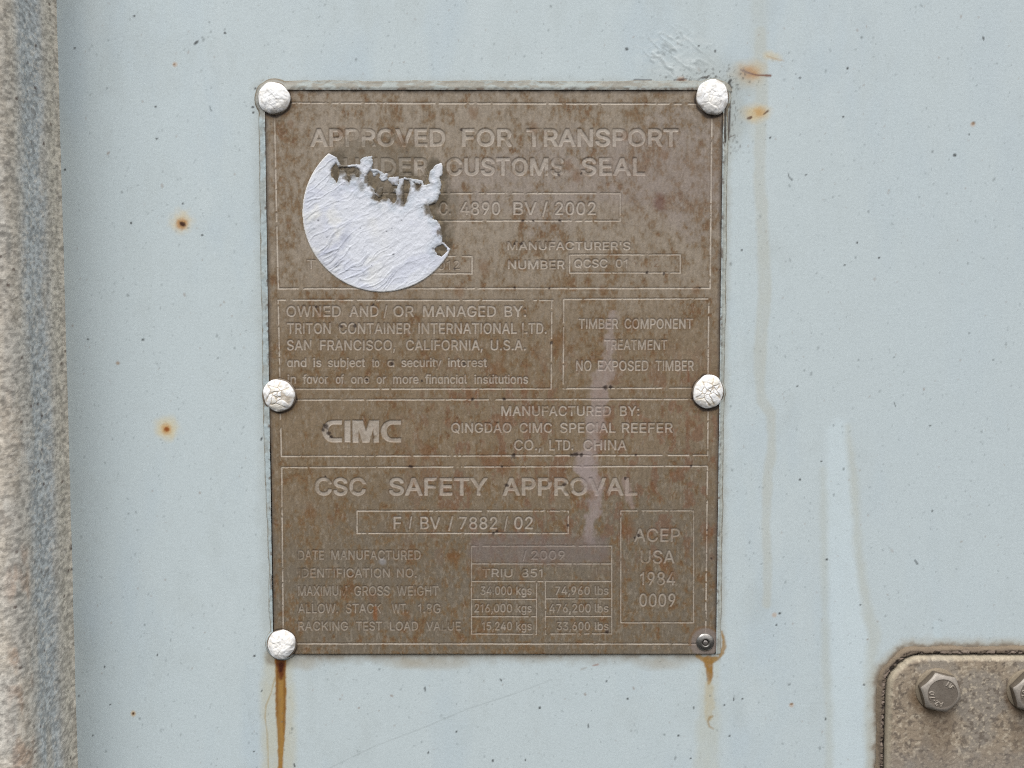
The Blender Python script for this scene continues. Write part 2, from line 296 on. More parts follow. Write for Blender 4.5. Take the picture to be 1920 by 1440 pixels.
GL = json.loads('''{"A":[471,[16,0,198,500,271,500,455,0,388,0,282,297,260,366,228,470,241,470,209,365,187,297,84,0],[108,140,108,195,363,195,363,140]],"B":[448,[59,0,59,500,237,500,270,498,298,492,323,482,344,469,361,453,374,434,384,414,389,391,391,367,390,347,386,330,380,315,372,302,362,290,350,281,309,262,309,258,325,255,341,250,357,241,372,230,384,216,395,200,404,180,409,159,411,134,409,109,403,87,393,66,379,47,361,31,339,18,311,8,279,2,242,0],[122,56,241,56,276,59,304,66,324,78,338,94,347,113,349,134,348,151,344,166,337,181,327,194,315,205,300,214,284,221,265,225,244,227,122,227],[122,281,234,281,252,282,268,285,283,291,297,299,308,309,318,321,325,334,329,349,330,366,328,387,320,405,307,421,289,434,265,441,236,444,122,444]],"C":[501,[263,-7,221,-3,183,7,148,24,116,48,90,78,68,113,52,154,43,199,40,250,43,300,52,346,68,386,90,422,116,452,148,475,183,493,221,503,263,507,288,505,311,502,334,496,356,487,376,476,395,463,412,448,427,430,440,411,451,390,459,367,465,342,401,342,397,359,391,374,383,388,351,421,310,441,263,448,233,445,206,438,180,425,158,407,139,385,123,358,111,326,104,290,102,250,104,210,111,174,123,142,139,115,158,93,181,75,206,62,233,55,263,52,310,59,351,79,383,112,401,158,465,158,459,133,451,110,440,89,427,70,412,53,395,37,377,24,356,13,335,5,312,-2,288,-5]],"D":[494,[215,0,94,0,94,56,211,56,249,59,283,66,312,79,337,97,357,120,372,146,383,178,390,212,392,251,390,289,384,324,373,354,357,381,338,403,314,421,286,434,254,441,217,444,92,444,92,500,221,500,268,497,310,487,346,470,378,447,405,419,426,384,441,345,451,300,454,251,451,201,441,157,426,117,404,82,377,53,345,30,307,13,263,3],[122,500,122,0,59,0,59,500]],"E":[411,[59,0,59,500,366,500,366,444,122,444,122,281,349,281,349,225,122,225,122,56,369,56,369,0]],"F":[403,[59,0,59,500,363,500,363,444,122,444,122,273,340,273,340,217,122,217,122,0]],"G":[511,[264,-7,221,-3,182,7,147,25,116,48,89,78,68,114,52,154,43,200,40,250,43,300,52,346,68,386,89,422,115,452,146,475,181,493,219,503,260,507,286,505,311,501,335,495,357,486,377,475,396,461,413,446,428,428,441,409,452,388,460,366,466,343,401,343,381,386,350,420,310,441,261,448,232,445,205,438,180,425,158,407,139,385,123,358,111,326,104,290,102,250,104,210,111,174,123,142,139,115,158,93,181,75,207,62,234,55,264,52,291,54,316,60,339,70,359,84,376,101,389,121,400,145,406,171,408,199,427,196,278,196,278,251,470,251,470,197,467,157,458,121,443,89,423,61,399,38,370,18,338,4,302,-4]],"H":[508,[59,0,59,500,122,500,122,284,386,284,386,500,449,500,449,0,386,0,386,228,122,228,122,0]],"I":[295,[31,0,31,56,116,56,116,444,31,444,31,500,265,500,265,444,180,444,180,56,265,56,265,0]],"L":[386,[59,0,59,500,122,500,122,56,355,56,355,0]],"M":[617,[59,0,59,500,149,500,272,184,282,156,294,120,306,82,316,48,302,48,312,81,324,119,336,156,346,184,468,500,558,500,558,0,496,0,496,286,496,321,496,362,497,406,498,449,504,449,489,402,474,357,459,316,448,286,336,0,281,0,167,286,156,315,142,355,127,401,110,449,117,449,118,409,119,365,119,323,120,286,120,0]],"N":[514,[59,0,59,500,134,500,337,180,357,148,381,105,407,54,398,53,394,106,392,155,392,192,392,500,455,500,455,0,380,0,199,285,174,325,145,374,106,444,117,446,120,377,122,322,123,286,123,0]],"O":[524,[262,-7,221,-3,183,7,148,24,117,48,90,78,69,113,52,154,43,199,40,250,43,300,52,346,69,386,90,422,117,452,148,475,183,493,221,503,262,507,304,503,342,493,377,475,408,452,434,422,456,386,472,346,481,300,485,250,481,199,472,154,456,113,434,78,408,48,377,24,342,7,304,-3],[262,52,291,55,318,62,343,75,366,92,385,114,401,142,413,173,420,209,423,250,420,290,413,327,401,358,385,386,366,408,343,425,318,438,291,445,262,448,233,445,206,438,181,425,158,408,139,385,123,358,111,326,104,290,102,250,104,209,111,173,123,142,139,115,158,92,181,75,206,62,233,55]],"P":[437,[59,0,59,500,231,500,267,498,299,491,327,479,350,463,369,445,383,422,393,397,400,371,402,342,400,313,393,286,383,261,369,239,350,219,327,204,299,192,267,185,231,183,107,183,107,238,229,238,253,240,274,244,292,252,307,262,318,274,327,289,334,305,337,323,339,342,337,361,334,378,327,395,318,409,307,421,292,431,274,438,253,443,228,444,122,444,122,0]],"Q":[524,[241,156,307,156,363,83,377,64,460,-47,394,-47,340,26,326,45],[262,-7,221,-3,183,7,148,24,117,48,90,78,69,113,52,154,43,199,40,250,43,300,52,346,69,386,90,422,117,452,148,475,183,493,221,503,262,507,304,503,342,493,377,475,408,452,434,422,456,386,472,346,481,300,485,250,481,199,472,154,456,113,434,78,408,48,377,24,342,7,304,-3],[262,52,291,55,318,62,343,75,366,92,385,114,401,142,413,173,420,209,423,250,420,290,413,327,401,358,385,386,366,408,343,425,318,438,291,445,262,448,233,445,206,438,181,425,158,408,139,385,123,358,111,326,104,290,102,250,104,209,111,173,123,142,139,115,158,92,181,75,206,62,233,55]],"R":[441,[59,0,59,500,232,500,268,498,300,491,327,480,350,465,369,447,384,426,394,401,400,375,402,346,400,317,394,291,384,267,369,246,350,228,327,213,300,203,268,196,232,194,95,194,95,251,230,251,254,252,275,256,293,262,307,271,319,282,328,295,334,310,338,327,339,346,338,365,334,382,328,398,319,411,307,423,292,432,275,439,253,443,229,444,122,444,122,0],[347,0,226,225,298,225,420,0]],"S":[439,[220,-9,185,-7,154,-1,125,9,101,23,80,39,63,59,50,82,42,107,38,134,103,134,106,116,112,100,121,86,133,75,147,65,164,58,181,52,200,49,220,48,242,50,262,53,281,59,298,68,312,78,324,90,333,104,338,120,340,137,338,152,334,165,326,176,316,185,305,194,291,201,241,218,181,235,142,248,110,265,85,284,66,307,55,335,51,366,54,393,61,418,74,440,91,460,111,476,135,489,162,499,192,505,223,507,255,505,284,499,311,489,334,476,354,460,371,441,383,420,391,396,394,371,332,371,326,395,314,414,297,430,275,441,250,448,221,451,201,449,182,446,164,440,149,432,137,423,127,411,119,398,115,384,113,369,115,353,120,339,129,328,140,318,152,310,166,303,209,288,260,274,306,259,353,234,366,222,378,209,388,194,395,177,400,158,401,136,399,110,392,85,380,62,363,42,343,25,318,10,289,0,256,-7]],"T":[441,[31,444,31,500,410,500,410,444,252,444,252,0,189,0,189,444]],"U":[508,[254,-8,217,-5,182,2,151,15,124,32,102,54,83,79,70,107,62,137,59,170,59,500,122,500,122,175,124,152,129,131,138,111,150,94,166,79,184,67,205,58,228,52,254,51,281,52,304,58,325,67,343,79,358,94,370,111,379,131,384,152,386,175,386,500,449,500,449,170,447,137,439,107,425,79,407,54,384,32,357,15,326,2,292,-5]],"V":[471,[200,0,16,500,83,500,189,203,212,135,244,30,231,30,262,136,285,203,388,500,455,500,273,0]],"W":[674,[152,0,16,500,81,500,160,193,172,143,184,92,194,39,186,39,196,92,208,143,220,193,301,500,373,500,454,193,466,143,478,92,489,39,480,39,490,92,502,143,514,193,593,500,658,500,521,0,448,0,361,317,345,385,330,467,344,467,329,388,312,317,227,0]],"X":[466,[18,0,213,280,213,232,29,500,102,500,175,394,201,355,220,323,239,287,228,287,248,323,267,355,293,394,367,500,439,500,254,235,254,282,448,0,375,0,287,127,264,162,245,192,227,227,240,227,221,193,203,163,179,127,90,0]],"Y":[464,[200,0,200,205,16,500,90,500,189,339,218,287,245,227,220,227,247,288,276,339,374,500,447,500,263,205,263,0]],"K":[459,[103,143,103,212,137,257,171,298,208,338,357,500,441,500,227,271,224,271],[59,0,59,500,122,500,122,329,122,221,122,190,122,0],[366,0,185,255,224,304,441,0]],"0":[445,[223,-7,187,-3,156,7,128,24,103,47,83,76,68,111,56,152,49,198,47,250,49,301,56,347,68,388,84,423,104,453,128,476,156,493,188,503,223,507,258,503,289,493,317,476,342,453,362,423,378,388,389,347,396,301,398,250,396,198,389,152,378,111,362,76,342,47,318,24,290,7,258,-3],[223,49,246,51,267,59,285,72,301,91,314,114,324,141,332,173,336,209,338,250,336,290,332,327,324,359,314,386,301,409,285,428,267,441,246,449,223,452,199,449,179,441,160,428,144,409,131,386,121,359,113,327,109,290,107,250,109,209,113,173,121,141,131,114,144,91,160,72,179,59,199,51]],"1":[445,[75,0,75,54,384,54,384,0],[271,500,271,0,209,0,209,441,206,441,85,352,85,419,195,500]],"2":[445,[63,0,63,47,230,225,277,278,305,321,311,335,314,350,315,365,313,382,309,398,302,411,293,423,282,433,268,441,254,447,237,451,220,452,201,450,184,446,169,440,156,431,145,420,136,406,130,391,126,374,125,356,64,356,67,384,73,411,85,435,100,456,119,473,141,488,165,498,192,505,221,507,250,505,276,498,301,488,322,474,340,457,355,438,366,415,372,392,374,366,373,348,370,330,365,312,356,294,345,275,330,254,262,177,150,59,150,56,383,56,383,0]],"3":[445,[214,-7,185,-5,157,1,130,10,107,22,86,38,69,56,56,78,47,102,43,130,107,130,110,113,116,99,124,86,135,74,148,65,162,58,179,53,196,50,215,49,235,50,253,54,270,60,286,68,299,79,309,91,317,106,322,123,323,142,322,160,318,177,311,193,300,207,287,219,270,230,250,237,226,242,198,243,154,243,154,294,283,441,283,444,68,444,68,500,366,500,366,453,208,273,208,284,243,285,275,281,303,271,328,257,348,240,365,219,377,195,384,170,386,142,384,114,376,89,364,65,348,44,327,27,303,12,276,2,247,-5]],"4":[445,[39,104,39,156,243,500,305,500,107,163,107,160,406,160,406,104],[277,0,277,119,277,144,277,312,337,312,337,0]],"5":[445,[217,-7,189,-5,162,1,138,11,116,24,97,40,81,59,70,80,62,103,59,128,120,128,123,114,128,100,136,87,145,76,157,67,170,59,185,54,201,50,217,49,237,51,255,55,271,63,286,74,299,87,309,103,316,120,321,139,322,159,321,180,316,199,308,217,298,233,285,247,270,258,253,266,234,271,214,272,165,264,149,258,137,250,126,242,66,248,94,500,360,500,360,444,148,444,132,296,134,296,146,305,159,313,174,319,191,324,208,327,226,328,248,326,269,322,289,315,307,306,324,294,339,280,352,264,363,247,372,227,379,206,383,184,384,160,382,129,375,101,363,74,346,51,327,31,303,15,277,3,248,-4]],"6":[445,[222,-7,193,-4,165,3,140,14,117,30,99,50,83,73,72,99,65,128,62,159,64,183,70,209,78,235,92,264,111,297,135,335,248,500,316,500,148,257,143,257,162,283,192,302,231,309,260,307,287,300,310,290,331,275,349,257,363,236,374,211,380,184,382,154,380,124,373,97,361,71,346,49,327,30,305,14,280,3,252,-4],[222,48,241,49,258,54,274,62,288,72,299,85,309,100,316,116,320,135,322,154,320,175,316,193,309,210,299,224,288,237,274,247,258,255,241,259,222,261,204,259,187,255,171,247,157,237,145,225,136,210,128,194,124,175,123,156,124,135,128,117,136,100,145,85,157,72,171,62,187,54,204,49]],"7":[445,[95,0,318,441,318,444,61,444,61,500,384,500,384,441,162,0]],"8":[445,[222,-7,190,-5,160,1,133,11,109,25,89,41,73,61,61,83,53,107,51,133,52,154,57,173,64,192,74,209,85,224,99,237,115,248,132,255,150,260,150,262,127,271,107,284,91,303,79,324,72,348,69,374,71,398,78,421,89,442,104,461,122,476,143,489,167,499,194,505,222,507,251,505,277,499,301,489,322,476,340,461,355,442,366,421,373,398,375,374,373,348,365,324,353,303,337,284,318,271,295,262,295,260,313,255,330,248,345,237,359,224,371,209,381,192,388,173,392,154,394,133,392,107,384,83,372,61,355,41,335,25,311,11,284,1,255,-5],[222,48,244,50,263,53,280,59,295,67,307,78,317,90,325,104,329,119,331,136,329,154,325,170,317,185,306,199,293,210,278,219,261,226,242,230,222,231,202,230,183,226,166,219,151,210,138,199,128,185,120,170,115,154,113,136,115,119,119,104,127,90,137,78,149,67,164,59,182,53,201,50],[222,285,239,286,255,289,269,295,282,303,293,313,302,325,308,338,312,353,314,369,312,385,309,400,302,413,294,424,283,434,270,442,256,447,240,451,222,452,205,451,189,447,174,442,162,434,151,424,142,413,136,400,132,385,131,369,132,353,136,338,142,325,151,313,162,303,175,295,189,289,205,286]],"9":[445,[222,507,252,504,280,497,305,486,327,470,346,450,362,427,373,401,380,372,382,341,380,317,375,291,366,265,353,236,334,203,310,165,197,0,128,0,296,243,302,243,283,217,252,198,214,191,185,193,159,200,135,210,114,225,96,243,82,264,71,289,65,316,62,346,65,376,72,404,83,429,99,451,118,470,140,486,165,497,193,504],[222,452,204,451,187,446,171,438,157,428,145,415,136,400,129,384,125,365,123,346,125,326,129,307,136,290,145,276,157,263,171,253,187,245,204,241,222,239,241,241,258,245,274,253,288,263,299,275,309,290,316,307,320,325,322,344,320,365,316,383,309,400,299,415,288,428,274,438,258,446,241,451]],"/":[245,[231,523,70,-75,14,-75,175,523]],".":[185,[94,-4,82,-3,71,1,62,9,55,18,50,29,49,40,50,52,55,63,62,72,71,79,82,84,94,85,106,84,116,79,126,72,133,63,137,52,139,40,137,29,133,18,126,9,116,1,106,-3]],",":[185,[37,-117,66,70,135,70,83,-117]],":":[185,[94,-4,82,-3,71,1,62,9,55,18,50,29,49,40,50,52,55,63,62,72,71,79,82,84,94,85,106,84,116,79,126,72,133,63,137,52,139,40,137,29,133,18,126,9,116,1,106,-3],[94,266,82,268,71,272,62,279,55,289,50,299,49,311,50,323,55,333,62,343,71,350,82,354,94,356,106,354,116,350,126,343,133,333,137,323,139,311,137,299,133,289,126,279,116,272,106,268]],"\'":[203,[77,312,69,500,133,500,126,312]],"-":[445,[331,240,331,185,112,185,112,240]],"a":[383,[157,-8,134,-7,113,-2,93,5,75,15,59,28,47,44,37,62,32,83,30,106,31,126,35,144,42,158,52,171,63,181,76,190,123,207,175,216,230,223,261,231,266,236,270,242,271,250,271,252,270,267,267,280,262,292,255,302,246,310,236,316,223,321,209,324,192,325,175,324,160,321,147,317,116,296,98,269,40,286,50,307,62,325,77,340,94,352,112,362,131,369,151,374,171,377,191,378,235,373,281,354,295,344,307,331,317,315,325,296,329,273,331,247,331,0,272,0,272,51,268,51,248,24,212,1,196,-4,177,-7],[167,45,189,46,207,50,224,58,238,67,250,79,259,92,266,106,269,120,271,136,271,187,255,179,227,173,197,168,172,165,132,156,120,151,110,145,102,137,95,128,92,116,90,103,91,91,95,80,100,71,108,63,117,57,128,51]],"b":[417,[226,-8,204,-7,185,-3,169,4,135,31,116,58,110,58,110,0,52,0,52,500,112,500,112,314,116,314,135,340,168,366,184,373,203,377,225,378,255,375,283,367,308,354,330,337,348,314,363,288,375,257,381,223,384,186,381,148,375,114,364,83,349,56,330,34,308,16,283,3,255,-5],[216,46,238,48,258,54,275,64,289,78,301,95,310,115,317,137,321,161,322,186,321,212,317,235,311,257,301,276,289,293,275,306,258,316,238,322,216,324,195,322,175,316,158,307,144,294,132,277,123,258,116,237,112,213,111,186,112,160,116,135,123,113,132,94,144,77,159,64,176,54,195,48]],"c":[389,[204,-8,171,-5,142,3,115,16,91,34,71,57,55,84,43,114,36,148,34,184,36,221,43,255,55,286,71,313,91,335,115,354,142,367,171,375,204,378,256,371,300,350,334,316,355,272,298,257,285,284,265,305,238,319,204,324,180,322,160,316,143,305,128,291,116,274,107,254,100,232,96,209,95,184,96,160,100,137,107,115,116,96,128,79,143,65,160,54,180,48,204,46,238,51,266,65,287,87,299,115,357,101,351,84,344,69,335,55,301,21,256,-1]],"d":[417,[192,-8,162,-5,135,3,110,16,87,34,69,56,54,83,43,114,36,148,34,186,36,223,43,257,54,288,69,314,88,337,110,354,135,367,162,375,192,378,214,377,233,373,249,366,282,340,301,314,305,314,305,500,365,500,365,0,307,0,307,58,301,58,282,31,248,4,232,-3,214,-7],[201,46,222,48,242,54,259,64,273,77,285,94,294,113,301,135,305,160,306,186,305,213,301,237,294,258,285,277,273,294,259,307,242,316,223,322,201,324,179,322,159,316,142,306,128,293,116,276,107,257,100,235,96,212,95,186,96,161,100,137,107,115,116,95,128,78,143,64,160,54,179,48]],"e":[397,[208,-8,174,-5,143,3,115,16,91,34,71,57,55,83,43,114,36,147,34,184,36,220,43,254,54,285,70,312,90,335,113,353,140,367,169,375,202,378,222,377,242,373,261,368,280,359,297,349,314,335,328,319,341,299,351,277,359,252,363,223,365,191,365,166,73,166,73,217,332,217,304,199,303,222,299,244,293,264,284,281,272,296,258,308,242,317,223,323,202,324,180,323,161,317,144,308,129,296,117,282,107,265,100,247,96,227,94,207,94,174,96,148,101,125,109,104,119,87,133,72,148,60,167,52,187,47,209,45,249,52,281,71,300,104,359,89,352,71,342,54,329,39,314,25,297,14,278,4,256,-3,233,-7]],"f":[249,[224,373,224,321,6,321,6,373],[79,0,79,424,81,444,86,462,94,478,105,491,118,501,133,510,149,516,166,520,184,521,218,518,239,512,223,460,211,464,191,466,175,464,162,460,152,452,145,441,141,428,139,411,139,0]],"g":[418,[203,-148,177,-147,153,-143,132,-137,112,-129,95,-120,81,-108,68,-96,58,-82,50,-68,100,-40,119,-65,152,-87,166,-92,184,-95,203,-96,232,-93,256,-86,277,-74,293,-57,303,-34,306,-6,306,67,301,67,282,41,248,15,232,9,213,6,192,5,163,7,136,14,111,26,88,43,70,63,54,89,43,118,36,151,34,188,36,225,43,258,54,288,69,315,88,337,110,354,135,367,163,375,193,378,214,377,233,373,249,366,283,340,302,313,308,313,308,373,366,373,366,-9,364,-39,356,-66,344,-88,328,-107,309,-122,286,-134,260,-142,233,-146],[201,58,223,60,242,65,259,74,273,86,285,101,295,119,302,140,306,163,307,189,306,215,302,238,295,259,286,278,274,294,259,307,243,316,223,322,201,324,179,322,160,316,143,306,128,293,116,277,107,258,100,237,96,214,95,189,96,164,100,141,107,120,116,102,128,87,143,74,160,65,179,60]],"i":[164,[52,0,52,373,112,373,112,0],[82,435,71,437,62,440,53,447,46,455,42,464,41,475,42,485,46,495,53,503,62,510,71,513,82,515,93,513,103,510,112,503,119,495,123,485,124,475,123,464,119,455,112,447,103,440,93,437]],"j":[164,[52,373,112,373,112,-30,111,-51,107,-71,100,-89,90,-104,78,-117,64,-127,46,-134,26,-139,4,-140,-10,-140,-10,-85,2,-85,18,-84,30,-79,40,-71,46,-59,50,-45,52,-29],[82,435,71,437,61,440,53,447,46,455,42,464,40,475,42,485,46,495,53,503,61,510,71,513,82,515,93,513,103,510,112,503,118,495,122,485,124,475,122,464,118,455,112,447,103,440,93,437]],"k":[374,[108,134,108,208,118,208,280,373,354,373,181,196,174,196],[52,0,52,500,112,500,112,0],[289,0,145,183,188,225,366,0]],"l":[186,[137,-2,111,0,89,7,73,20,61,37,54,58,52,83,52,500,112,500,112,97,112,82,115,70,118,61,124,56,132,52,144,51,158,52,167,53,178,3,159,-1]],"m":[599,[52,0,52,373,110,373,110,290,106,290,112,309,120,326,130,340,142,352,155,362,169,370,184,375,200,378,215,380,241,377,264,368,282,355,297,336,308,315,315,290,307,290,313,307,321,323,331,337,344,350,358,360,374,368,391,375,410,378,429,380,450,378,470,373,489,365,505,354,520,340,531,323,540,302,546,278,547,251,547,0,487,0,487,249,485,274,477,293,464,307,448,317,431,323,411,325,395,324,381,320,368,314,356,306,347,297,339,285,334,272,331,258,330,243,330,0,269,0,269,255,267,275,260,292,249,306,234,316,216,323,196,325,182,324,168,320,155,315,143,307,132,297,124,284,117,270,113,253,112,234,112,0]],"n":[403,[112,223,112,0,52,0,52,373,110,373,110,283,101,283,114,314,130,338,149,356,172,368,196,375,223,378,248,376,270,371,290,362,308,350,323,334,335,315,344,293,349,266,351,236,351,0,291,0,291,231,288,258,281,281,268,299,251,313,231,321,206,323,189,322,173,318,158,312,145,303,133,292,124,278,117,262,113,243]],"o":[408,[204,-8,171,-5,142,3,115,16,91,34,71,57,55,84,43,114,36,148,34,184,36,221,43,255,55,286,71,313,91,335,115,354,142,367,171,375,204,378,236,375,266,367,293,354,317,335,337,313,353,286,365,255,372,221,374,184,372,148,365,114,353,84,337,57,317,34,293,16,266,3,236,-5],[204,46,227,48,248,54,266,65,280,79,293,96,302,115,308,137,312,160,314,184,312,209,308,232,302,254,293,274,280,291,266,305,248,316,227,322,204,324,180,322,160,316,143,305,128,291,116,274,107,254,100,232,96,209,95,184,96,160,100,137,107,115,116,96,128,79,143,65,160,54,180,48]],"r":[255,[52,0,52,373,110,373,110,315,113,315,122,333,134,348,150,361,168,371,188,376,209,378,225,378,239,377,239,317,226,319,203,320,187,319,171,315,156,309,143,301,133,291,124,279,117,265,113,250,112,233,112,0]],"s":[359,[179,-8,154,-7,131,-3,110,3,91,12,75,23,61,37,49,53,41,72,35,93,92,105,99,86,109,71,122,59,138,51,157,46,178,45,202,46,223,52,240,61,253,73,261,86,263,101,262,113,257,124,250,133,239,141,225,148,208,152,147,167,116,177,90,189,71,205,57,223,49,245,46,269,48,290,54,309,64,326,77,341,94,354,113,364,135,372,158,376,184,378,208,377,230,373,249,366,267,357,281,346,294,333,304,319,312,303,318,285,263,272,258,286,249,299,238,310,224,319,206,325,184,327,163,325,145,320,129,311,116,300,109,287,107,272,108,260,113,248,122,239,134,231,149,225,169,219,226,206,257,196,282,184,301,168,315,150,323,129,326,105,323,84,317,64,307,46,293,31,276,17,255,6,232,-2,207,-6]],"t":[223,[200,373,200,321,6,321,6,373],[64,463,124,463,124,96,125,81,128,69,134,60,142,54,153,50,167,49,182,50,198,53,209,2,189,-3,165,-4,136,-1,111,7,90,21,76,40,67,63,64,91]],"u":[403,[179,-5,155,-3,133,2,113,11,95,23,80,38,68,58,59,80,53,107,52,137,52,373,112,373,112,142,114,115,122,92,135,74,152,60,172,52,197,49,214,51,230,54,245,61,258,70,269,81,279,95,285,111,290,130,291,150,291,373,351,373,351,0,293,0,293,90,302,90,289,59,272,34,253,17,230,5,206,-3]],"v":[383,[160,0,17,373,83,373,162,152,184,85,202,20,181,20,199,85,220,152,300,373,365,373,222,0]],"y":[383,[47,-136,60,-84,70,-86,102,-87,111,-85,120,-80,128,-73,135,-63,142,-50,148,-35,160,-1,17,373,83,373,162,152,184,85,202,20,181,20,199,85,220,152,300,373,365,373,201,-57,173,-105,162,-117,150,-126,137,-133,122,-139,107,-142,90,-143,63,-141]]," ":[140]}''')
GL['I'] = [186, [66, 0, 120, 0, 120, 500, 66, 500]]
GL['1'] = [300, [150, 0, 203, 0, 203, 500, 158, 500, 128, 448, 40, 402, 40, 350, 100, 376, 150, 412]]
_d = GL['d']
GL['a'] = [_d[0]] + [[min(q, 372) if i % 2 else q for i, q in enumerate(l)] for l in _d[1:]]
def glyph(ch):
    return [np.array(l, float).reshape(-1, 2) for l in GL[ch][1:]]
def word_polys(word):
    """Outlines of a word, ink starting at x = 0, cap height 1; and its ink width."""
    x, P = 0.0, []
    for ch in word:
        for l in glyph(ch): P.append((ch, np.stack([l[:, 0] + x, l[:, 1]], -1)))
        x += GL[ch][0] * 1.02
    lo = min(p[:, 0].min() for _, p in P); hi = max(p[:, 0].max() for _, p in P)
    return [p for _, p in [(c, (p - (lo, 0)) / 500.0) for c, p in P]], (hi - lo) / 500.0

# ------------------------------------------------------------------ where the plate stands
PH = 4.0                                              # front of the plate, in front of the wall
PU0 = float(np.mean(at([501, 505.5, 510.5], [440, 800, 1150], PH)[0]))
PU1 = float(np.mean(at([1352, 1348.5, 1345], [440, 780, 1180], PH)[0]))
PV1 = float(np.mean(at([600, 1200], [168, 170], PH)[1]))
PV0 = float(np.mean(at([700, 1200], [1228.5, 1227.5], PH)[1]))
RIV = [(512.5, 183, 28.5, 30), (1337, 181, 29, 33), (522, 741.5, 30, 30), (1329, 735, 28, 32), (527, 1209.5, 26.5, 28.5)]
RIVH = 9.0
RIVW = [at(p[0], p[1], RIVH) for p in RIV]
POPW = tuple(float(q) for q in at(1322.5, 1204.5, 6))
def plate_sdf(U, V):
    """Distance outside the plate's outline (negative inside)."""
    r = 5.0
    cu, cv, hu, hv = (PU0 + PU1) / 2, (PV0 + PV1) / 2, (PU1 - PU0) / 2 - r, (PV1 - PV0) / 2 - r
    x, y = np.abs(U - cu) - hu, np.abs(V - cv) - hv
    return np.hypot(np.maximum(x, 0), np.maximum(y, 0)) + np.minimum(np.maximum(x, y), 0) - r

# ------------------------------------------------------------------ container wall
rng = np.random.default_rng(11)
step = 2.0
Ua = np.concatenate([np.arange(-3200, -1040, 60.0), np.arange(-1040, 1040, step), np.arange(1040, 3200, 60.0)])
Va = np.concatenate([np.arange(-3200, -800, 60.0), np.arange(-800, 800, step), np.arange(800, 3200, 60.0)])
U, V = np.meshgrid(Ua, Va)
C = np.empty(U.shape + (3,)); C[...] = lin((189, 200, 202))
n1 = fbm(U, V, 420.0, 101, 4); n2 = fbm(U, V, (90.0, 260.0), 140, 4)
mix(C, lin((188, 200, 203)), np.clip((n1 - 0.42) * 2.6, 0, 0.75))
mix(C, lin((180, 194, 201)), np.clip((n2 - 0.5) * 2.2, 0, 0.5))
mix(C, lin((172, 180, 178)), 0.25 * np.clip((fbm(U, V, (60.0, 110.0), 160, 5, 0.65) - 0.55) * 4, 0, 1))
mix(C, lin((198, 208, 210)), 0.25 * np.clip((fbm(U, V, (40.0, 160.0), 165, 5, 0.6) - 0.56) * 4, 0, 1))
mix(C, lin((187, 198, 201)), 0.55 * sstep(450, 850, U))                    # a greyer film of dust
fine = fbm(U, V, 9.0, 170, 3)
C *= (1 + 0.05 * (fine - 0.5))[..., None]
K = (C, Ua, Va)
# old run marks
stroke(*K, [(1425, 60, 9), (1428, 160, 12), (1424, 330, 10), (1430, 430, 12), (1434, 560, 12), (1426, 640, 12), (1424, 720, 9), (1428, 750, 10), (1446, 775, 9), (1447, 850, 9), (1439, 900, 9), (1436, 980, 8), (1439, 1050, 8), (1438, 1134, 8)], (182, 185, 176), 0.55, 4, 3.0, 25)
stroke(*K, [(1424, -60, 14), (1424, 120, 16), (1415, 250, 14)], (184, 190, 184), 0.35, 8, 4, 30)
stroke(*K, [(1572, 805, 18), (1572, 900, 24), (1578, 1050, 27), (1590, 1180, 36), (1600, 1300, 44), (1600, 1500, 44)], (198, 211, 215), 0.68, 9, 6, 26, seed=41)
stroke(*K, [(1543, 880, 5), (1545, 1000, 6), (1546, 1130, 7), (1549, 1260, 8), (1555, 1340, 7), (1556, 1480, 7)], (182, 188, 181), 0.50, 7, 4, 25, seed=42)
stroke(*K, [(1590, 800, 5), (1600, 900, 6), (1608, 1000, 7), (1614, 1080, 8), (1628, 1150, 10), (1640, 1190, 14), (1632, 1240, 11), (1628, 1330, 9), (1632, 1480, 9)], (183, 187, 178), 0.55, 8, 5, 25, seed=43)
stroke(*K, [(1755, 1170, 6), (1758, 1200, 8)], (192, 208, 214), 0.5, 3)
for x in (240, 330, 1090, 1690, 1800):
    stroke(*K, [(x, -50, 30), (x + 12, 500, 45), (x + 6, 1500, 60)], (189, 201, 204), 0.22, 25, 14, 90, seed=int(x))
# dust hugging the plate, the sealant and the bracket, plus shadow painted below the plate
d = plate_sdf(U, V)
gn = fbm(U, V, 16.0, 210, 4)
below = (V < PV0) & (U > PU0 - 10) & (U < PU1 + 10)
mix(C, lin((150, 146, 134)), np.where(below, 0.75 * sstep(26, 0, d + 16 * (gn - 0.45)), 0))  # stains mixed with a soft shadow painted below the plate
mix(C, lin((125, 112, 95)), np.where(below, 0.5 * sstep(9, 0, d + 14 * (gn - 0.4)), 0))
mix(C, lin((160, 158, 146)), np.where((U > PU1) & (V > PV0), 0.55 * sstep(24, 6, d + 12 * (gn - 0.5)), 0))
mix(C, lin((165, 170, 165)), np.where((U < PU0), 0.45 * sstep(34, 8, d + 16 * (gn - 0.5)), 0))
mix(C, lin((165, 170, 165)), np.where((V > PV1), 0.4 * sstep(32, 10, d + 16 * (gn - 0.5)), 0))
for x, w in ((560, 40), (830, 60), (760, 30), (1240, 40)):
    ellipse(*K, x, 1245, w, 10, 0, (160, 150, 130), 0.45, 0.7, 0.4, int(x))
BU0, BV1 = float(at(1665, 1320, 12)[0]), float(at(1800, 1231.5, 12)[1])
_cu, _cv = at([1666, 1707], [1271, 1231.5], 12)
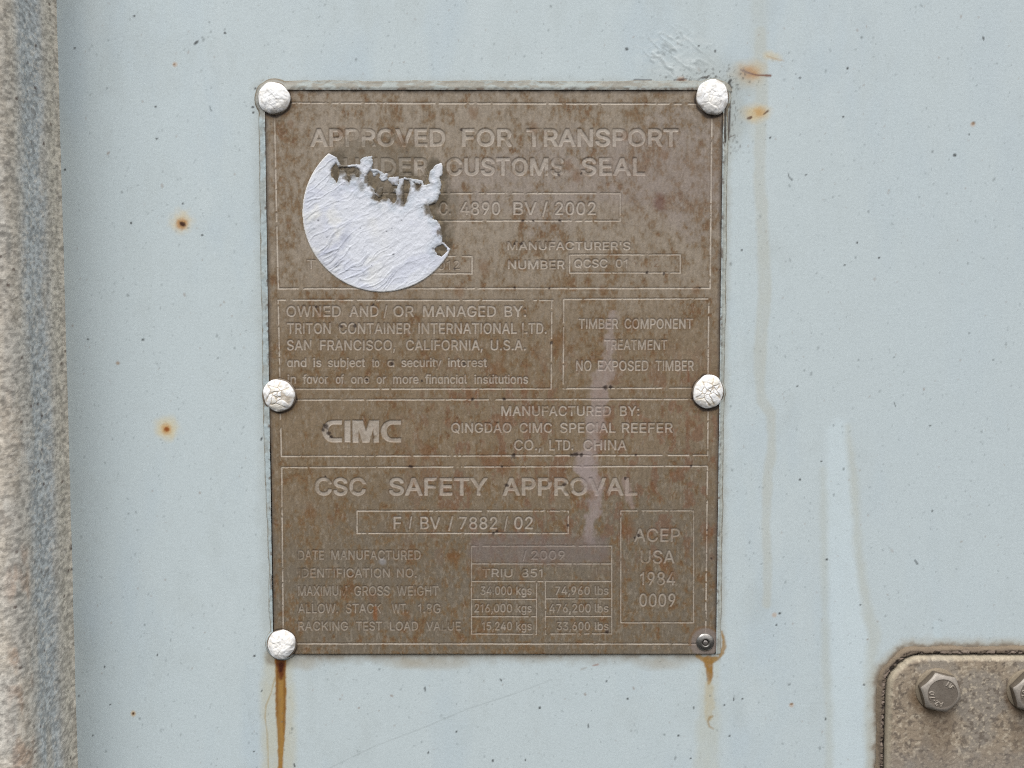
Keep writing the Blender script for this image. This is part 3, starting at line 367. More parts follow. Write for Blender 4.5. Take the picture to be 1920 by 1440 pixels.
def bracket_sdf(U, V):
    """Distance outside the bracket plate with its clipped corner (negative inside)."""
    x, y = BU0 - U, V - BV1
    nx, ny = -(_cv[1] - _cv[0]), (_cu[1] - _cu[0]); L = math.hypot(nx, ny)
    c = ((U - _cu[0]) * nx + (V - _cv[0]) * ny) / L
    k = 5.0
    return np.log(np.exp(np.clip(x / k, -50, 50)) + np.exp(np.clip(y / k, -50, 50)) + np.exp(np.clip(c / k, -50, 50)) + 1e-20) * k
bd = bracket_sdf(U, V)
mix(C, lin((168, 164, 150)), 0.75 * sstep(40, 16, bd + 14 * (gn - 0.5)))
mix(C, lin((120, 104, 86)), 0.8 * sstep(25, 15, bd + 12 * (gn - 0.5) + 7 * (fine - 0.5)))
# rust runs under the fasteners
stroke(*K, [(522, 1240, 26), (520, 1300, 34), (522, 1460, 30)], (188, 184, 160), 0.55, 10, 6, 30, seed=51)
stroke(*K, [(515, 1272, 1.2), (508, 1300, 1.4), (499, 1322, 1.6), (497, 1345, 1.4), (501, 1375, 1.3), (504, 1460, 1.2)], (164, 146, 104), 0.6, 1.3, 0.8, 10)
stroke(*K, [(518, 1230, 22), (528, 1238, 14)], (128, 118, 104), 0.6, 5, 4, 9)
stroke(*K, [(526, 1238, 11), (526, 1262, 10), (527, 1290, 10.5), (526, 1335, 10), (527, 1350, 8.5), (527, 1385, 7), (526, 1420, 5), (525, 1470, 4)], (146, 106, 44), 0.93, 1.6, 1.6, 7, seed=53)
stroke(*K, [(533, 1258, 1.5), (533, 1330, 2.5), (531, 1380, 1)], (122, 82, 32), 0.7, 2.0, 1.5, 6, seed=154)
stroke(*K, [(520, 1258, 1.5), (519, 1300, 1.5), (520, 1345, 0.8)], (118, 76, 30), 0.7, 1.5, 1.2, 6, seed=155)
stroke(*K, [(527, 1262, 4), (528, 1300, 4), (528, 1380, 3), (527, 1440, 2)], (164, 126, 62), 0.55, 2.5, 2.5, 9, seed=54)
stroke(*K, [(526, 1238, 10), (527, 1254, 8), (526, 1272, 4)], (92, 44, 18), 0.9, 3, 2, 7, seed=55)
stroke(*K, [(527, 1246, 5), (527, 1258, 3)], (58, 26, 14), 0.8, 2, 1.5, 6)
stroke(*K, [(1330, 1250, 16), (1330, 1300, 18), (1328, 1350, 22), (1326, 1470, 24)], (186, 188, 174), 0.45, 9, 6, 20, seed=56)
stroke(*K, [(1353, 1185, 2), (1357, 1200, 3), (1358, 1213, 4), (1352, 1225, 5), (1342, 1234, 6), (1330, 1240, 7), (1318, 1236, 5), (1308, 1229, 4)], (150, 118, 66), 0.85, 2, 1.5, 7, seed=57)
stroke(*K, [(1328, 1238, 9), (1330, 1252, 7.5), (1331, 1268, 6), (1329, 1282, 3)], (148, 110, 54), 0.92, 2, 1.5, 6, seed=58)
stroke(*K, [(1329, 1284, 8), (1331, 1320, 9), (1328, 1345, 8)], (184, 170, 132), 0.45, 4, 4, 9, seed=59)
stroke(*K, [(1336, 1343, 2), (1331, 1345, 3), (1327, 1352, 2), (1330, 1362, 1.5), (1338, 1367, 1)], (150, 124, 80), 0.65, 1.5, 1, 5)
stroke(*K, [(1337, 1228, 3), (1346, 1229, 2)], (200, 208, 206), 0.7, 2)
# rust spots and gouges in the paint
ellipse(*K, 341, 417, 17, 18, 0, (206, 192, 160), 0.8, 0.75, 0.4, 61)
ellipse(*K, 341, 419, 9.5, 10, 0, (176, 124, 62), 0.8, 0.5, 0.35, 62)
ellipse(*K, 342, 420, 6.5, 4.6, -35, (58, 26, 10), 0.98, 0.3, 0.35, 63)
ellipse(*K, 312, 804, 20, 19, 0, (206, 194, 158), 0.8, 0.65, 0.35, 64)
ellipse(*K, 312, 805, 9, 9, 0, (192, 140, 66), 0.75, 0.6, 0.3, 65)
ellipse(*K, 312.5, 805, 5, 4, 0, (140, 74, 24), 0.95, 0.4, 0.4, 66)
ellipse(*K, 250, 1338, 4.5, 5.5, 0, (196, 160, 100), 0.7, 0.5)
ellipse(*K, 250, 1338, 2.8, 2.4, 20, (70, 36, 20), 0.95, 0.3)
ellipse(*K, 221, 681, 3.6, 3.2, 0, (150, 122, 92), 0.7, 0.4)
ellipse(*K, 1404, 138, 27, 21, 5, (196, 176, 138), 0.75, 0.6, 0.3, 67)
ellipse(*K, 1404, 137, 16, 13, 0, (182, 130, 66), 0.85, 0.6, 0.4, 68)
stroke(*K, [(1389, 131, 1.6), (1404, 137, 2.0), (1420, 141, 1.4), (1445, 142, 2.2)], (112, 62, 34), 0.95, 1.0, 0.6, 5)
ellipse(*K, 1416, 212, 24, 14, 5, (202, 182, 140), 0.8, 0.6, 0.3, 69)
ellipse(*K, 1424, 211, 10, 8, 5, (188, 146, 84), 0.7, 0.6, 0.4, 70)
ellipse(*K, 1406, 221, 5.2, 3, 18, (92, 58, 30), 0.95, 0.3, 0.3, 71)
stroke(*K, [(1432, 214, 1.2), (1440, 208, 2.0)], (96, 70, 50), 0.85, 0.9)
ellipse(*K, 1448, 106, 15, 8, -10, (204, 190, 156), 0.6, 0.6, 0.4, 72)
stroke(*K, [(1438, 105, 1), (1452, 110, 1.2), (1470, 114, 0.7)], (168, 138, 100), 0.6, 1)
# scuffs and grime around the top corner
ellipse(*K, 1320, 140, 90, 34, 0, (172, 178, 174), 0.42, 0.6, 0.5, 73)
ellipse(*K, 1375, 215, 26, 60, 0, (160, 164, 156), 0.5, 0.6, 0.5, 74)
for i in range(120):
    x, y = rng.normal(1315, 45), rng.normal(146, 10)
    ellipse(*K, x, y, rng.uniform(1, 3), rng.uniform(0.8, 1.8), rng.uniform(0, 180), (84, 84, 80), rng.uniform(0.2, 0.75), 0.4)
for i in range(90):
    x, y = rng.normal(1372, 10), rng.uniform(120, 300)
    ellipse(*K, x, y, rng.uniform(0.8, 1.6), rng.uniform(1, 4), rng.uniform(-15, 15), (100, 98, 92), rng.uniform(0.2, 0.6), 0.4)
stroke(*K, [(1189, 149.5, 1.3), (1205, 150, 1.5), (1221, 150, 1.2)], (70, 66, 70), 0.9, 0.8)
ellipse(*K, 1277, 150, 8, 6, 0, (176, 138, 104), 0.7, 0.6, 0.4, 75)
ellipse(*K, 1277, 152, 4.5, 3.6, 20, (104, 58, 36), 0.95, 0.3, 0.5, 76)
stroke(*K, [(1264, 150, 1.4), (1280, 149, 1.6), (1288, 147.5, 1)], (80, 70, 66), 0.8, 0.9)
stroke(*K, [(1316, 146, 2.2), (1324, 146, 2.4), (1330, 142, 1.8)], (80, 78, 74), 0.9, 1, 1, 4)
stroke(*K, [(1370, 150, 2), (1366, 156, 3), (1370, 164, 2.6)], (62, 62, 60), 0.9, 1, 1, 4)
stroke(*K, [(1367, 170, 1.4), (1369, 195, 1.2), (1368, 215, 1.6), (1366, 245, 2.4), (1366, 262, 1.6)], (66, 56, 50), 0.9, 1, 1.0, 6)
stroke(*K, [(1366, 258, 1.2), (1378, 253, 0.8)], (90, 82, 76), 0.8, 0.8)
# scratches
stroke(*K, [(618, 1440, 0.9), (700, 1400, 0.9), (800, 1362, 1.0), (880, 1328, 1.0), (930, 1312, 1.2), (975, 1297, 1.0), (1035, 1274, 1.3)], (160, 169, 170), 0.5, 0.9, 0.7, 14, seed=77)
stroke(*K, [(1090, 1255, 2.2), (1100, 1252, 1.2)], (160, 162, 158), 0.7, 1.2)
stroke(*K, [(1112, 1248, 1.4), (1121, 1246, 2)], (160, 138, 130), 0.8, 1)
stroke(*K, [(1310, 1200 + 10, 0.6), (1420, 1204, 0.6)], (206, 208, 196), 0.0, 1)
stroke(*K, [(1478, 326, 1.0), (1480, 333, 1.0), (1485, 337, 1.6)], (90, 96, 96), 0.85, 0.8)
stroke(*K, [(1676, 753, 0.8), (1679, 762, 1.0)], (96, 104, 104), 0.8, 0.8)
stroke(*K, [(1715, 1050, 1.0), (1720, 1057, 1.6)], (60, 66, 68), 0.9, 0.8)
stroke(*K, [(393, 199, 1.0), (395, 206, 1.4), (397, 208, 1.2)], (120, 130, 132), 0.8, 0.8)
stroke(*K, [(1272, 78, 1.0), (1284, 70, 1.0), (1296, 62, 1.0)], (160, 170, 170), 0.5, 1)
# fly-ash specks: the ones one can point at, then a scatter of small ones
for x, y, r, e, a in ((368, 80, 5.6, 2.4, 40), (422, 62, 2.6, 2.0, -30), (327, 121, 2.2, 2.0, 0), (1175, 92, 3.4, 2.6, -10), (1341, 96, 2.0, 2.8, 0), (1310, 86, 2.0, 1.8, 0),
                   (1589, 128, 2.2, 2.6, -20), (1844, 72, 1.6, 4.2, 15), (1825, 231, 3.4, 2.8, 30), (1790, 291, 3.4, 3.0, 0), (1817, 252, 1.8, 1.6, 0), (1581, 219, 2.4, 1.6, 10),
                   (1500, 146, 2.2, 2.0, 0), (1444, 258, 1.8, 2.4, -20), (1511, 328, 2.2, 1.4, 20), (617, 153, 2.8, 2.6, 0), (343, 382, 2.0, 2.0, 0), (246, 418, 2.2, 2.2, 0),
                   (379, 441, 2.2, 2.0, 0), (268, 637, 2.4, 2.4, 0), (165, 636, 2.4, 1.8, -20), (122, 318, 2.4, 2.4, 0), (1607, 455, 1.6, 2.2, 0), (1648, 483, 2.0, 2.0, 0),
                   (1584, 497, 2.0, 1.6, 0), (1391, 469, 2.0, 1.8, 0), (1495, 724, 2.2, 1.8, 0), (1500, 899, 2.2, 2.2, 0), (1540, 865, 2.0, 1.8, 0), (1744, 798, 2.0, 1.8, 0),
                   (1748, 958, 1.8, 2.2, 0), (1550, 1049, 2.4, 2.2, 0), (1613, 1134, 2.0, 1.8, 0), (1462, 1150, 2.6, 2.4, 0), (1456, 1172, 2.0, 1.8, 0), (1484, 1320, 3.4, 2.2, 25),
                   (1620, 1284, 2.2, 1.8, 0), (1548, 1348, 1.6, 2.8, 0), (797, 1292, 1.8, 5.0, 8), (939, 1275, 3.2, 1.6, -40), (1012, 1327, 2.6, 2.6, 0), (856, 1372, 2.0, 2.0, 0),
                   (803, 1411, 1.4, 2.8, -10), (924, 1426, 1.6, 3.2, 0), (985, 1425, 1.5, 2.6, 0), (1103, 1361, 1.6, 4.4, 10), (1177, 1310, 2.2, 2.0, 0), (1137, 1277, 2.0, 2.0, 0),
                   (1358, 1322, 2.0, 1.8, 0), (1376, 1311, 1.4, 3.6, 0), (1392, 1310, 1.8, 1.8, 0), (1301, 1327, 1.2, 3.0, 0), (1272, 1379, 2.0, 2.0, 0), (1368, 1380, 2.0, 2.0, 0),
                   (1295, 1422, 2.0, 1.8, 0), (477, 1230, 2.6, 2.2, 20), (491, 1295, 1.4, 3.0, -25), (552, 1435, 1.8, 4.2, 15), (476, 1409, 2.0, 1.6, 40), (295, 1228, 1.4, 2.8, -10),
                   (207, 1321, 2.6, 1.4, 35), (148, 1305, 1.8, 2.4, 0), (196, 1250, 1.8, 2.2, 0), (174, 1379, 1.8, 1.6, 0), (490, 823, 1.8, 4.0, -20), (502, 842, 2.4, 1.6, 30),
                   (140, 90, 2.0, 2.0, 0), (252, 30, 2.2, 2.0, 0), (292, 200, 2.2, 2.0, 0), (294, 260, 2.2, 2.0, 0), (479, 166, 2.2, 2.0, 0), (474, 201, 2.6, 2.2, 0), (475, 211, 2.0, 2.0, 0)):
    ellipse(*K, x, y, r, e, a, (50, 52, 52), 0.85, 0.4)
for x, y in ((328, 121), (1484, 1322), (1824, 233), (1452, 1153)):
    ellipse(*K, x, y, 4.5, 4.5, 0, (190, 150, 110), 0.45, 0.5)
for i in range(3600):
    x, y = rng.uniform(130, 1950), rng.uniform(-30, 1470)
    if 480 < x < 1360 and 170 < y < 1225: continue
    big = rng.random() < 0.06
    r = rng.uniform(1.4, 2.3) if big else rng.uniform(1.0, 1.6)
    el = rng.uniform(1, 2.0)
    c = (96, 104, 104) if rng.random() < 0.8 else (130, 104, 84)
    ellipse(*K, x, y, r, r * el, rng.normal(0, 30), c, rng.uniform(0.25, 0.6) if big else rng.uniform(0.08, 0.38), 0.45)
Hw = 0.9 * (fbm(U, V, 300.0, 300, 2) - 0.5) + 0.25 * (fbm(U, V, 40.0, 305, 3) - 0.5)
sc = sstep(1, 0.3, np.hypot((U - at(1265, 100)[0]) / 95, (V - at(1265, 100)[1]) / 62))
rid = np.abs(fbm((U + 1.2 * V), (V - 0.7 * U) * 0.35, 22.0, 310, 3) - 0.5)
Hw = Hw + sc * 1.0 * sstep(0.05, 0.0, rid) - 0.4 * sc * fbm(U, V, 8, 320, 2)
mix(C, lin((150, 158, 158)), sc * 0.6 * sstep(0.05, 0.0, rid)); mix(C, lin((204, 212, 212)), sc * 0.5 * sstep(0.5, 0.7, fbm(U, V, (14.0, 7.0), 315, 3)))
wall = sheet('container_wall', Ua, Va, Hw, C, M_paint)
tag(wall, 'pale blue painted steel container wall with specks, rust runs and dust', 'wall', kind='structure')

# ------------------------------------------------------------------ corner post
CU = float(at(124.5, 720, 1)[0])
prof = [(CU + 1, -2.0), (CU + 1, 0.5), (CU, 2.5), (CU - 1.5, 6), (CU - 2, 14), (CU - 3.5, 40), (CU - 6.5, 58), (CU - 7.0, 80), (CU - 5.0, 105), (CU - 7, 124), (CU - 13, 141), (CU - 25, 152), (CU - 45, 157), (CU - 80, 158),
        (CU - 260, 158), (CU - 420, 158), (CU - 452, 150), (CU - 468, 130), (CU - 472, 60), (CU - 472, -2)]
pts = []
for (a0, b0), (a1, b1) in zip(prof[:-1], prof[1:]):
    n = max(1, int(math.hypot(a1 - a0, b1 - b0) / (2.5 if a0 > CU - 120 else 25)))
    for k in range(n): pts.append((a0 + (a1 - a0) * k / n, b0 + (b1 - b0) * k / n))
pts.append(prof[-1]); pts = np.array(pts)
# round the profile off a little
for _ in range(6): pts[2:-2] = (pts[1:-3] + 2 * pts[2:-2] + pts[3:-1]) / 4
arc = np.concatenate([[0], np.cumsum(np.hypot(*np.diff(pts, axis=0).T))])
Zp = np.concatenate([np.arange(-3200, -1300, 50.0), np.arange(-1300, 1300, 2.5), np.arange(1300, 3200.1, 50.0)])
A, Z = np.meshgrid(arc, Zp)
Cp = np.empty(A.shape + (3,)); Cp[...] = lin((186, 182, 173))
g1, g2, g3 = fbm(A, Z, 7.0, 400, 3), fbm(A, Z, (30.0, 120.0), 410, 4), fbm(A, Z, 5.0, 420, 2)
Aw = A + 26 * (fbm(A, Z, (40.0, 60.0), 470, 4) - 0.5)
zone = sstep(36, 60, Aw) * sstep(130, 98, Aw)
mix(Cp, lin((176, 183, 186)), 0.75 * zone * sstep(0.25, 0.6, g2 + 0.15))
mix(Cp, lin((200, 192, 175)), 0.6 * sstep(50, 20, A))
mix(Cp, lin((188, 178, 162)), 0.6 * sstep(105, 140, A) * sstep(0.35, 0.6, g2))
mix(Cp, lin((168, 134, 108)), 0.45 * sstep(118, 130, A) * sstep(175, 150, A) * sstep(0.5, 0.7, fbm(A, Z, (20, 60), 430, 3)) * sstep(200, -500, Z))
g4 = fbm(A, Z, (7.0, 4.5), 450, 2); g5 = fbm(A, Z, (12.0, 8.0), 460, 3)
g6 = fbm(A, Z, (4.5, 3.0), 455, 2)
Cp *= (1 + 0.52 * (sstep(0.25, 0.75, g4) - 0.5) + 0.42 * (g6 - 0.5) + 0.25 * (g5 - 0.5))[..., None]
mix(Cp, lin((116, 110, 104)), 0.45 * sstep(0.62, 0.74, g1))
mix(Cp, lin((226, 220, 208)), 0.5 * sstep(0.38, 0.26, g3))
for i in range(160):
    j, k = rng.integers(0, len(arc)), rng.integers(40, len(Zp) - 40)
    sl = (slice(k - 1, k + 1), slice(max(0, j - 1), j + 1))
    Cp[sl] = Cp[sl] * 0.35 + lin((70, 46, 38)) * 0.65
dn = np.stack([np.gradient(pts[:, 1]), -np.gradient(pts[:, 0])], -1); dn /= np.linalg.norm(dn, axis=1)[:, None] + 1e-9
disp = 0.9 * (g1 - 0.5) * 2 * sstep(1, 8, A) + 2.2 * (fbm(A, Z, (400.0, 90.0), 440, 3) - 0.5)
PX = pts[:, 0][None, :] + dn[:, 0] * disp; PY = pts[:, 1][None, :] + dn[:, 1] * disp
co = np.stack([PX * S, -PY * S, Z * S], -1).reshape(-1, 3)
nv, nu = A.shape
idx = np.arange(nv * nu).reshape(nv, nu)
f = np.stack([idx[:-1, 1:], idx[:-1, :-1], idx[1:, :-1], idx[1:, 1:]], -1).reshape(-1, 4)
post = obj('corner_post', mesh_from('corner_post', co, f, Cp.reshape(-1, 3)), M_post)
tag(post, 'rough speckled grey and tan metal corner post running up beside the pale blue wall', 'post')

# ------------------------------------------------------------------ sealant squeezed out around the plate
Ub = np.arange(PU0 - 46, PU1 + 46, 1.6); Vb = np.arange(PV0 - 46, PV1 + 46, 1.6)
U, V = np.meshgrid(Ub, Vb)
d = plate_sdf(U, V)
wn_ = fbm(U, V, 40.0, 500, 3) - 0.5
top, lef, rig = V - PV1, PU0 - U, U - PU1
W = np.full(U.shape, -3.0)
W = np.where((lef > -2), 14.0 - 6.0 * sstep(-100, -380, V), W)
W = np.where((rig > -2), 11.0, W)
W = np.where((top > -2), 19.0, W)
W = np.where(V < PV0 + 2, -3.0, W)
W = W + 4.0 * wn_
do = W - d
for (ru, rv), (px, py, rx, ry), gr in zip(RIVW, RIV, (8.5, 4.0, 4.0, 3.0, 5.5)):
    do = np.maximum(do, np.maximum(rx, ry) + gr + 2 * wn_ - np.hypot((U - ru), (V - rv)))
gap = rig * 0
lump = fbm(U, V, 14.0, 520, 3) - 0.5
Hb = 2.6 * sstep(0, 3.0, do) + 3.9 * sstep(3.0, 15.0, do + 3 * sstep(6, 0, d)) + 2.6 * lump * sstep(1, 6, do) + 0.8 * (fbm(U, V, 5.0, 525, 3) - 0.5) - 0.6
Hb = np.where(d < 0.5, Hb - 0.0, Hb)
Cb = np.empty(U.shape + (3,)); Cb[...] = lin((172, 184, 186))
mix(Cb, lin((178, 180, 170)), 0.75 * sstep(-2, 4, rig))
mix(Cb, lin((150, 155, 150)), 0.85 * sstep(0, 4, top))
mix(Cb, lin((128, 118, 102)), 0.6 * (top > 0) * sstep(0.46, 0.62, fbm(U, V, (22.0, 9.0), 548, 4, 0.65)))
mix(Cb, lin((124, 114, 96)), 0.9 * sstep(4.0, 0.5, do + 5 * lump))
mix(Cb, lin((150, 148, 138)), 0.45 * sstep(0.48, 0.7, fbm(U, V, 24.0, 545, 4)))
for (ru, rv), (px, py, rx, ry) in zip(RIVW[:1], RIV[:1]):
    mix(Cb, lin((150, 146, 136)), 0.75 * sstep(46, 38, np.hypot(U - ru, V - rv)) * (do > 2.5))
    mix(Cb, lin((110, 96, 72)), 0.7 * sstep(46, 40, np.hypot(U - ru, V - rv)) * sstep(4.5, 2.5, do))
mix(Cb, lin((120, 112, 98)), 0.55 * sstep(5, 1, d + 6 * lump) * (top > 0))
mix(Cb, lin((92, 74, 58)), 0.75 * sstep(0.58, 0.72, fbm(U, V, 9, 530, 3)) * sstep(6, 1, d))
cr = (rig > -2) & (V > at(0, 268)[1]) & (V < at(0, 195)[1])
mix(Cb, lin((120, 96, 60)), np.where(cr, 0.7 * sstep(0.4, 0.55, fbm(U, V, (5, 24), 540, 3)), 0))
mix(Cb, lin((48, 38, 32)), np.where(cr, 0.9 * sstep(3.5, 1.0, np.abs(d - 4.5 + 6 * lump)), 0))
keep = (do > -0.8) & (d > -1.2)
cells = keep[:-1, :-1] & keep[1:, :-1] & keep[:-1, 1:] & keep[1:, 1:]
bead = sheet('sealant_bead', Ub, Vb, Hb, Cb, M_bead, cells=cells)
tag(bead, 'painted bead of sealant squeezed out along the edges of the rusty data plate', 'sealant')

# ------------------------------------------------------------------ data plate
PS = 1.0
Up = np.arange(PU0 - 1.0, PU1 + 1.01, PS); Vp = np.arange(PV0 - 1.0, PV1 + 1.01, PS)
U, V = np.meshgrid(Up, Vp)
d = plate_sdf(U, V)
E = np.zeros(U.shape)          # how far cut in
Lm = np.zeros(U.shape)         # bare cut metal
Ln = np.zeros(U.shape)         # bare metal in the ruled lines, with caught light painted in
Rim = np.zeros(U.shape)        # dirt and painted shade along the cut edges
part = np.zeros(U.shape, np.int16)
parts = []                     # (name, label)
wear = fbm(U, V, 26.0, 600, 4); wear2 = fbm(U, V, 9.0, 610, 3)
_wu, _wv = 0.7 * (fbm(U, V, 7.0, 620, 2) - 0.5), 0.7 * (fbm(U, V, 7.0, 630, 2) - 0.5)

def cut(polys, depth, edge, grow, alpha, pid):
    allp = np.concatenate(polys)
    m = 5
    sj, si = win(Up, Vp, allp[:, 0].min() - m, allp[:, 0].max() + m, allp[:, 1].min() - m, allp[:, 1].max() + m)
    X, Y = U[sj, si] + _wu[sj, si], V[sj, si] + _wv[sj, si]
    sd = poly_sdf(polys, X, Y) + grow
    k = sstep(-edge * 0.5, edge * 0.5, sd)
    E[sj, si] = np.maximum(E[sj, si], k * depth)
    Lm[sj, si] = np.maximum(Lm[sj, si], k * alpha)
    Rim[sj, si] = np.maximum(Rim[sj, si], sstep(-2.6, -1.0, sd) * sstep(0.4, -0.6, sd))
    part[sj, si] = np.where(sd > -2.0, pid, part[sj, si])

def text_line(words, ytop, ybase, name='lettering', bold=0.0, depth=1.1, alpha=0.6, edge=1.5, label=None):
    parts.append((name, label)); pid = len(parts)
    for w, x0, x1 in words:
        polys, iw = word_polys(w)
        u0, v0 = at(x0, ybase, PH); u1, _ = at(x1, ybase, PH); _, v1 = at(x0, ytop, PH)
        g = bold
        sx, sy = (u1 - u0 - 2 * g) / iw, (v1 - v0 - 2 * g)
        # one glyph outline set per letter keeps the work small
        for p in _by_glyph(w):
            P = [np.stack([u0 + g + q[:, 0] * sx, v0 + g + q[:, 1] * sy], -1) for q in p]
            cut(P, depth, edge, g, alpha, pid)

def _by_glyph(word):
    x, out = 0.0, []
    for ch in word:
        out.append([np.stack([l[:, 0] + x, l[:, 1]], -1) for l in glyph(ch)])
        x += GL[ch][0] * 1.02
    lo = min(p[:, 0].min() for g in out for p in g)
    return [[(p - (lo, 0)) / 500.0 for p in g] for g in out if g]

def frame(segs, name='frame_line', hw=1.25, depth=1.2, alpha=0.8):
    parts.append((name, None)); pid = len(parts)
    for x0, y0, x1, y1 in segs:
        (ua, va), (ub, vb) = at(x0, y0, PH), at(x1, y1, PH)
        m = hw + 4
        sj, si = win(Up, Vp, min(ua, ub) - m, max(ua, ub) + m, min(va, vb) - m, max(va, vb) + m)
        X, Y = U[sj, si] + _wu[sj, si], V[sj, si] + _wv[sj, si]
        sd = hw - poly_dist([(ua, va), (ub, vb)], X, Y, closed=False)
        k = sstep(-0.8, 0.8, sd) * sstep(0.25, 0.34, wear2[sj, si])
        E[sj, si] = np.maximum(E[sj, si], k * depth)
        Ln[sj, si] = np.maximum(Ln[sj, si], k * alpha * (0.55 + 0.45 * sstep(0.3, 0.55, wear[sj, si])))
        Rim[sj, si] = np.maximum(Rim[sj, si], 0.8 * sstep(-2.6, -1.0, sd) * sstep(0.4, -0.6, sd))
        part[sj, si] = np.where((sd > -1.6) & (part[sj, si] == 0), pid, part[sj, si])
def box(xl, yt, xr, yb, **k):
    frame([(xl, yt, xr, yt), (xr, yt, xr, yb), (xr, yb, xl, yb), (xl, yb, xl, yt)], **k)

B = dict(bold=1.35, depth=1.4, alpha=0.68, edge=1.8)
text_line([('APPROVED', 582, 835), ('FOR', 866, 960), ('TRANSPORT', 987, 1272)], 241, 274.5, 'heading', **B)
text_line([('UNDER', 644, 803), ('CUSTOMS', 837, 1058), ('SEAL', 1090, 1210)], 295.5, 329, 'heading', **B)
G = dict(bold=0.4, depth=1.25, alpha=0.78)
text_line([('C.', 823, 846), ('4890', 863, 938), ('BV', 962.5, 1006), ('/', 1016, 1027), ('2002', 1040.5, 1117)], 378, 402.5, **G)
text_line([("MANUFACTURER'S", 951.5, 1182)], 453, 468.5, **G)
text_line([('NUMBER', 952.5, 1059)], 487.5, 504.5, **G)
text_line([('QCSC', 1076.5, 1139), ('01', 1154, 1176.5)], 485.5, 501.5, **G)
text_line([('T', 575, 592)], 487, 504, alpha=0.5)
text_line([('012', 821, 862)], 488.5, 505.5, alpha=0.35)
text_line([('OWNED', 537, 639), ('AND', 655, 710), ('/', 719, 726.5), ('OR', 737.5, 776), ('MANAGED', 793, 930), ('BY:', 946, 986.5)], 573, 593.5, **G)
text_line([('TRITON', 538, 620), ('CONTAINER', 635.5, 770), ('INTERNATIONAL', 784.5, 969), ('LTD.', 979, 1025)], 605, 625.5, **G)
text_line([('SAN', 538, 584), ('FRANCISCO,', 600, 741), ('CALIFORNIA,', 761, 905), ('U.S.A.', 920, 986)], 637, 656.5, **G)
text_line([('and', 538, 574.5), ('is', 587.5, 602.5), ('subject', 615, 684.5), ('to', 697, 711), ('a', 726, 739), ('security', 752.5, 828), ('interest', 840, 913)], 671, 687.8, **G)
text_line([('in', 539, 555), ('favor', 567.5, 615), ('of', 629.5, 645), ('one', 658, 692.5), ('or', 706, 724), ('more', 737, 785), ('financial', 797, 875.5), ('institutions', 889.5, 990)], 702, 719, **G)
text_line([('TIMBER', 1085, 1159), ('COMPONENT', 1171, 1299)], 597, 616, **G)
text_line([('TREATMENT', 1132.5, 1251)], 636.5, 655.5, **G)
text_line([('NO', 1080, 1109), ('EXPOSED', 1121, 1216), ('TIMBER', 1229, 1301)], 675.5, 695, **G)
text_line([('MANUFACTURED', 940, 1145.5), ('BY:', 1162.5, 1199)], 761, 779.5, **G)
text_line([('QINGDAO', 846, 959), ('CIMC', 974, 1035), ('SPECIAL', 1050, 1154), ('REEFER', 1166, 1261.5)], 792.5, 811, **G)
text_line([('CO.,', 964, 1014), ('LTD.', 1030, 1075), ('CHINA', 1094, 1175)], 824.5, 844, **G)
text_line([('CSC', 591, 686), ('SAFETY', 729.5, 914), ('APPROVAL', 942.5, 1195)], 895.5, 929, 'heading', **B)
text_line([('F', 738, 752.5), ('/', 766, 773), ('BV', 788, 826), ('/', 840, 850), ('7882', 861, 932.5), ('/', 945, 952.5), ('02', 964, 999)], 968.5, 992, **G)
G2 = dict(bold=0.3, depth=1.15, alpha=0.46)
text_line([('DATE', 559, 607.5), ('MANUFACTURED', 621, 789)], 1031.5, 1049, **G2)
text_line([('IDENTIFICATION', 560, 731), ('NO.', 744, 781)], 1065.5, 1082.5, **G2)
text_line([('MAXIMUM', 559, 651), ('GROSS', 664, 731), ('WEIGHT', 744, 822.5)], 1098.5, 1116.5, **G2)
text_line([('ALLOW.', 559, 634), ('STACK', 648, 715), ('WT.', 735, 765), ('1.8G', 784, 826)], 1131.5, 1149.5, **G2)
text_line([('RACKING', 559, 652.5), ('TEST', 667.5, 716), ('LOAD', 731, 784), ('VALUE', 799, 864)], 1165, 1182, **G2)
G3 = dict(bold=0.35, depth=1.15, alpha=0.54)
text_line([('/', 980, 987.5), ('2009', 996, 1059)], 1032, 1049, **G3)
text_line([('TRIU', 904, 961), ('851', 978, 1017)], 1066, 1082, **G3)
for ws, y0, y1 in (([('34,000', 901, 960), ('kgs', 968, 997)], 1099, 1115), ([('74,960', 1041, 1106), ('lbs', 1115, 1141)], 1099, 1115),
                   ([('216,000', 889.5, 960), ('kgs', 968, 997)], 1132, 1148), ([('476,200', 1030, 1107.5), ('lbs', 1115, 1141)], 1132, 1148),
                   ([('15,240', 904, 960), ('kgs', 968, 997)], 1165.5, 1181.5), ([('33,600', 1044, 1106), ('lbs', 1115, 1141)], 1165.5, 1181.5)):
    text_line(ws, y0, y1, **G3)
text_line([('ACEP', 1189, 1275)], 990.5, 1015.5, **G3)
text_line([('USA', 1201, 1265)], 1031.5, 1056, **G3)
text_line([('1984', 1200, 1266)], 1072, 1097, **G3)
text_line([('0009', 1198.5, 1266.5)], 1112.5, 1137, **G3)
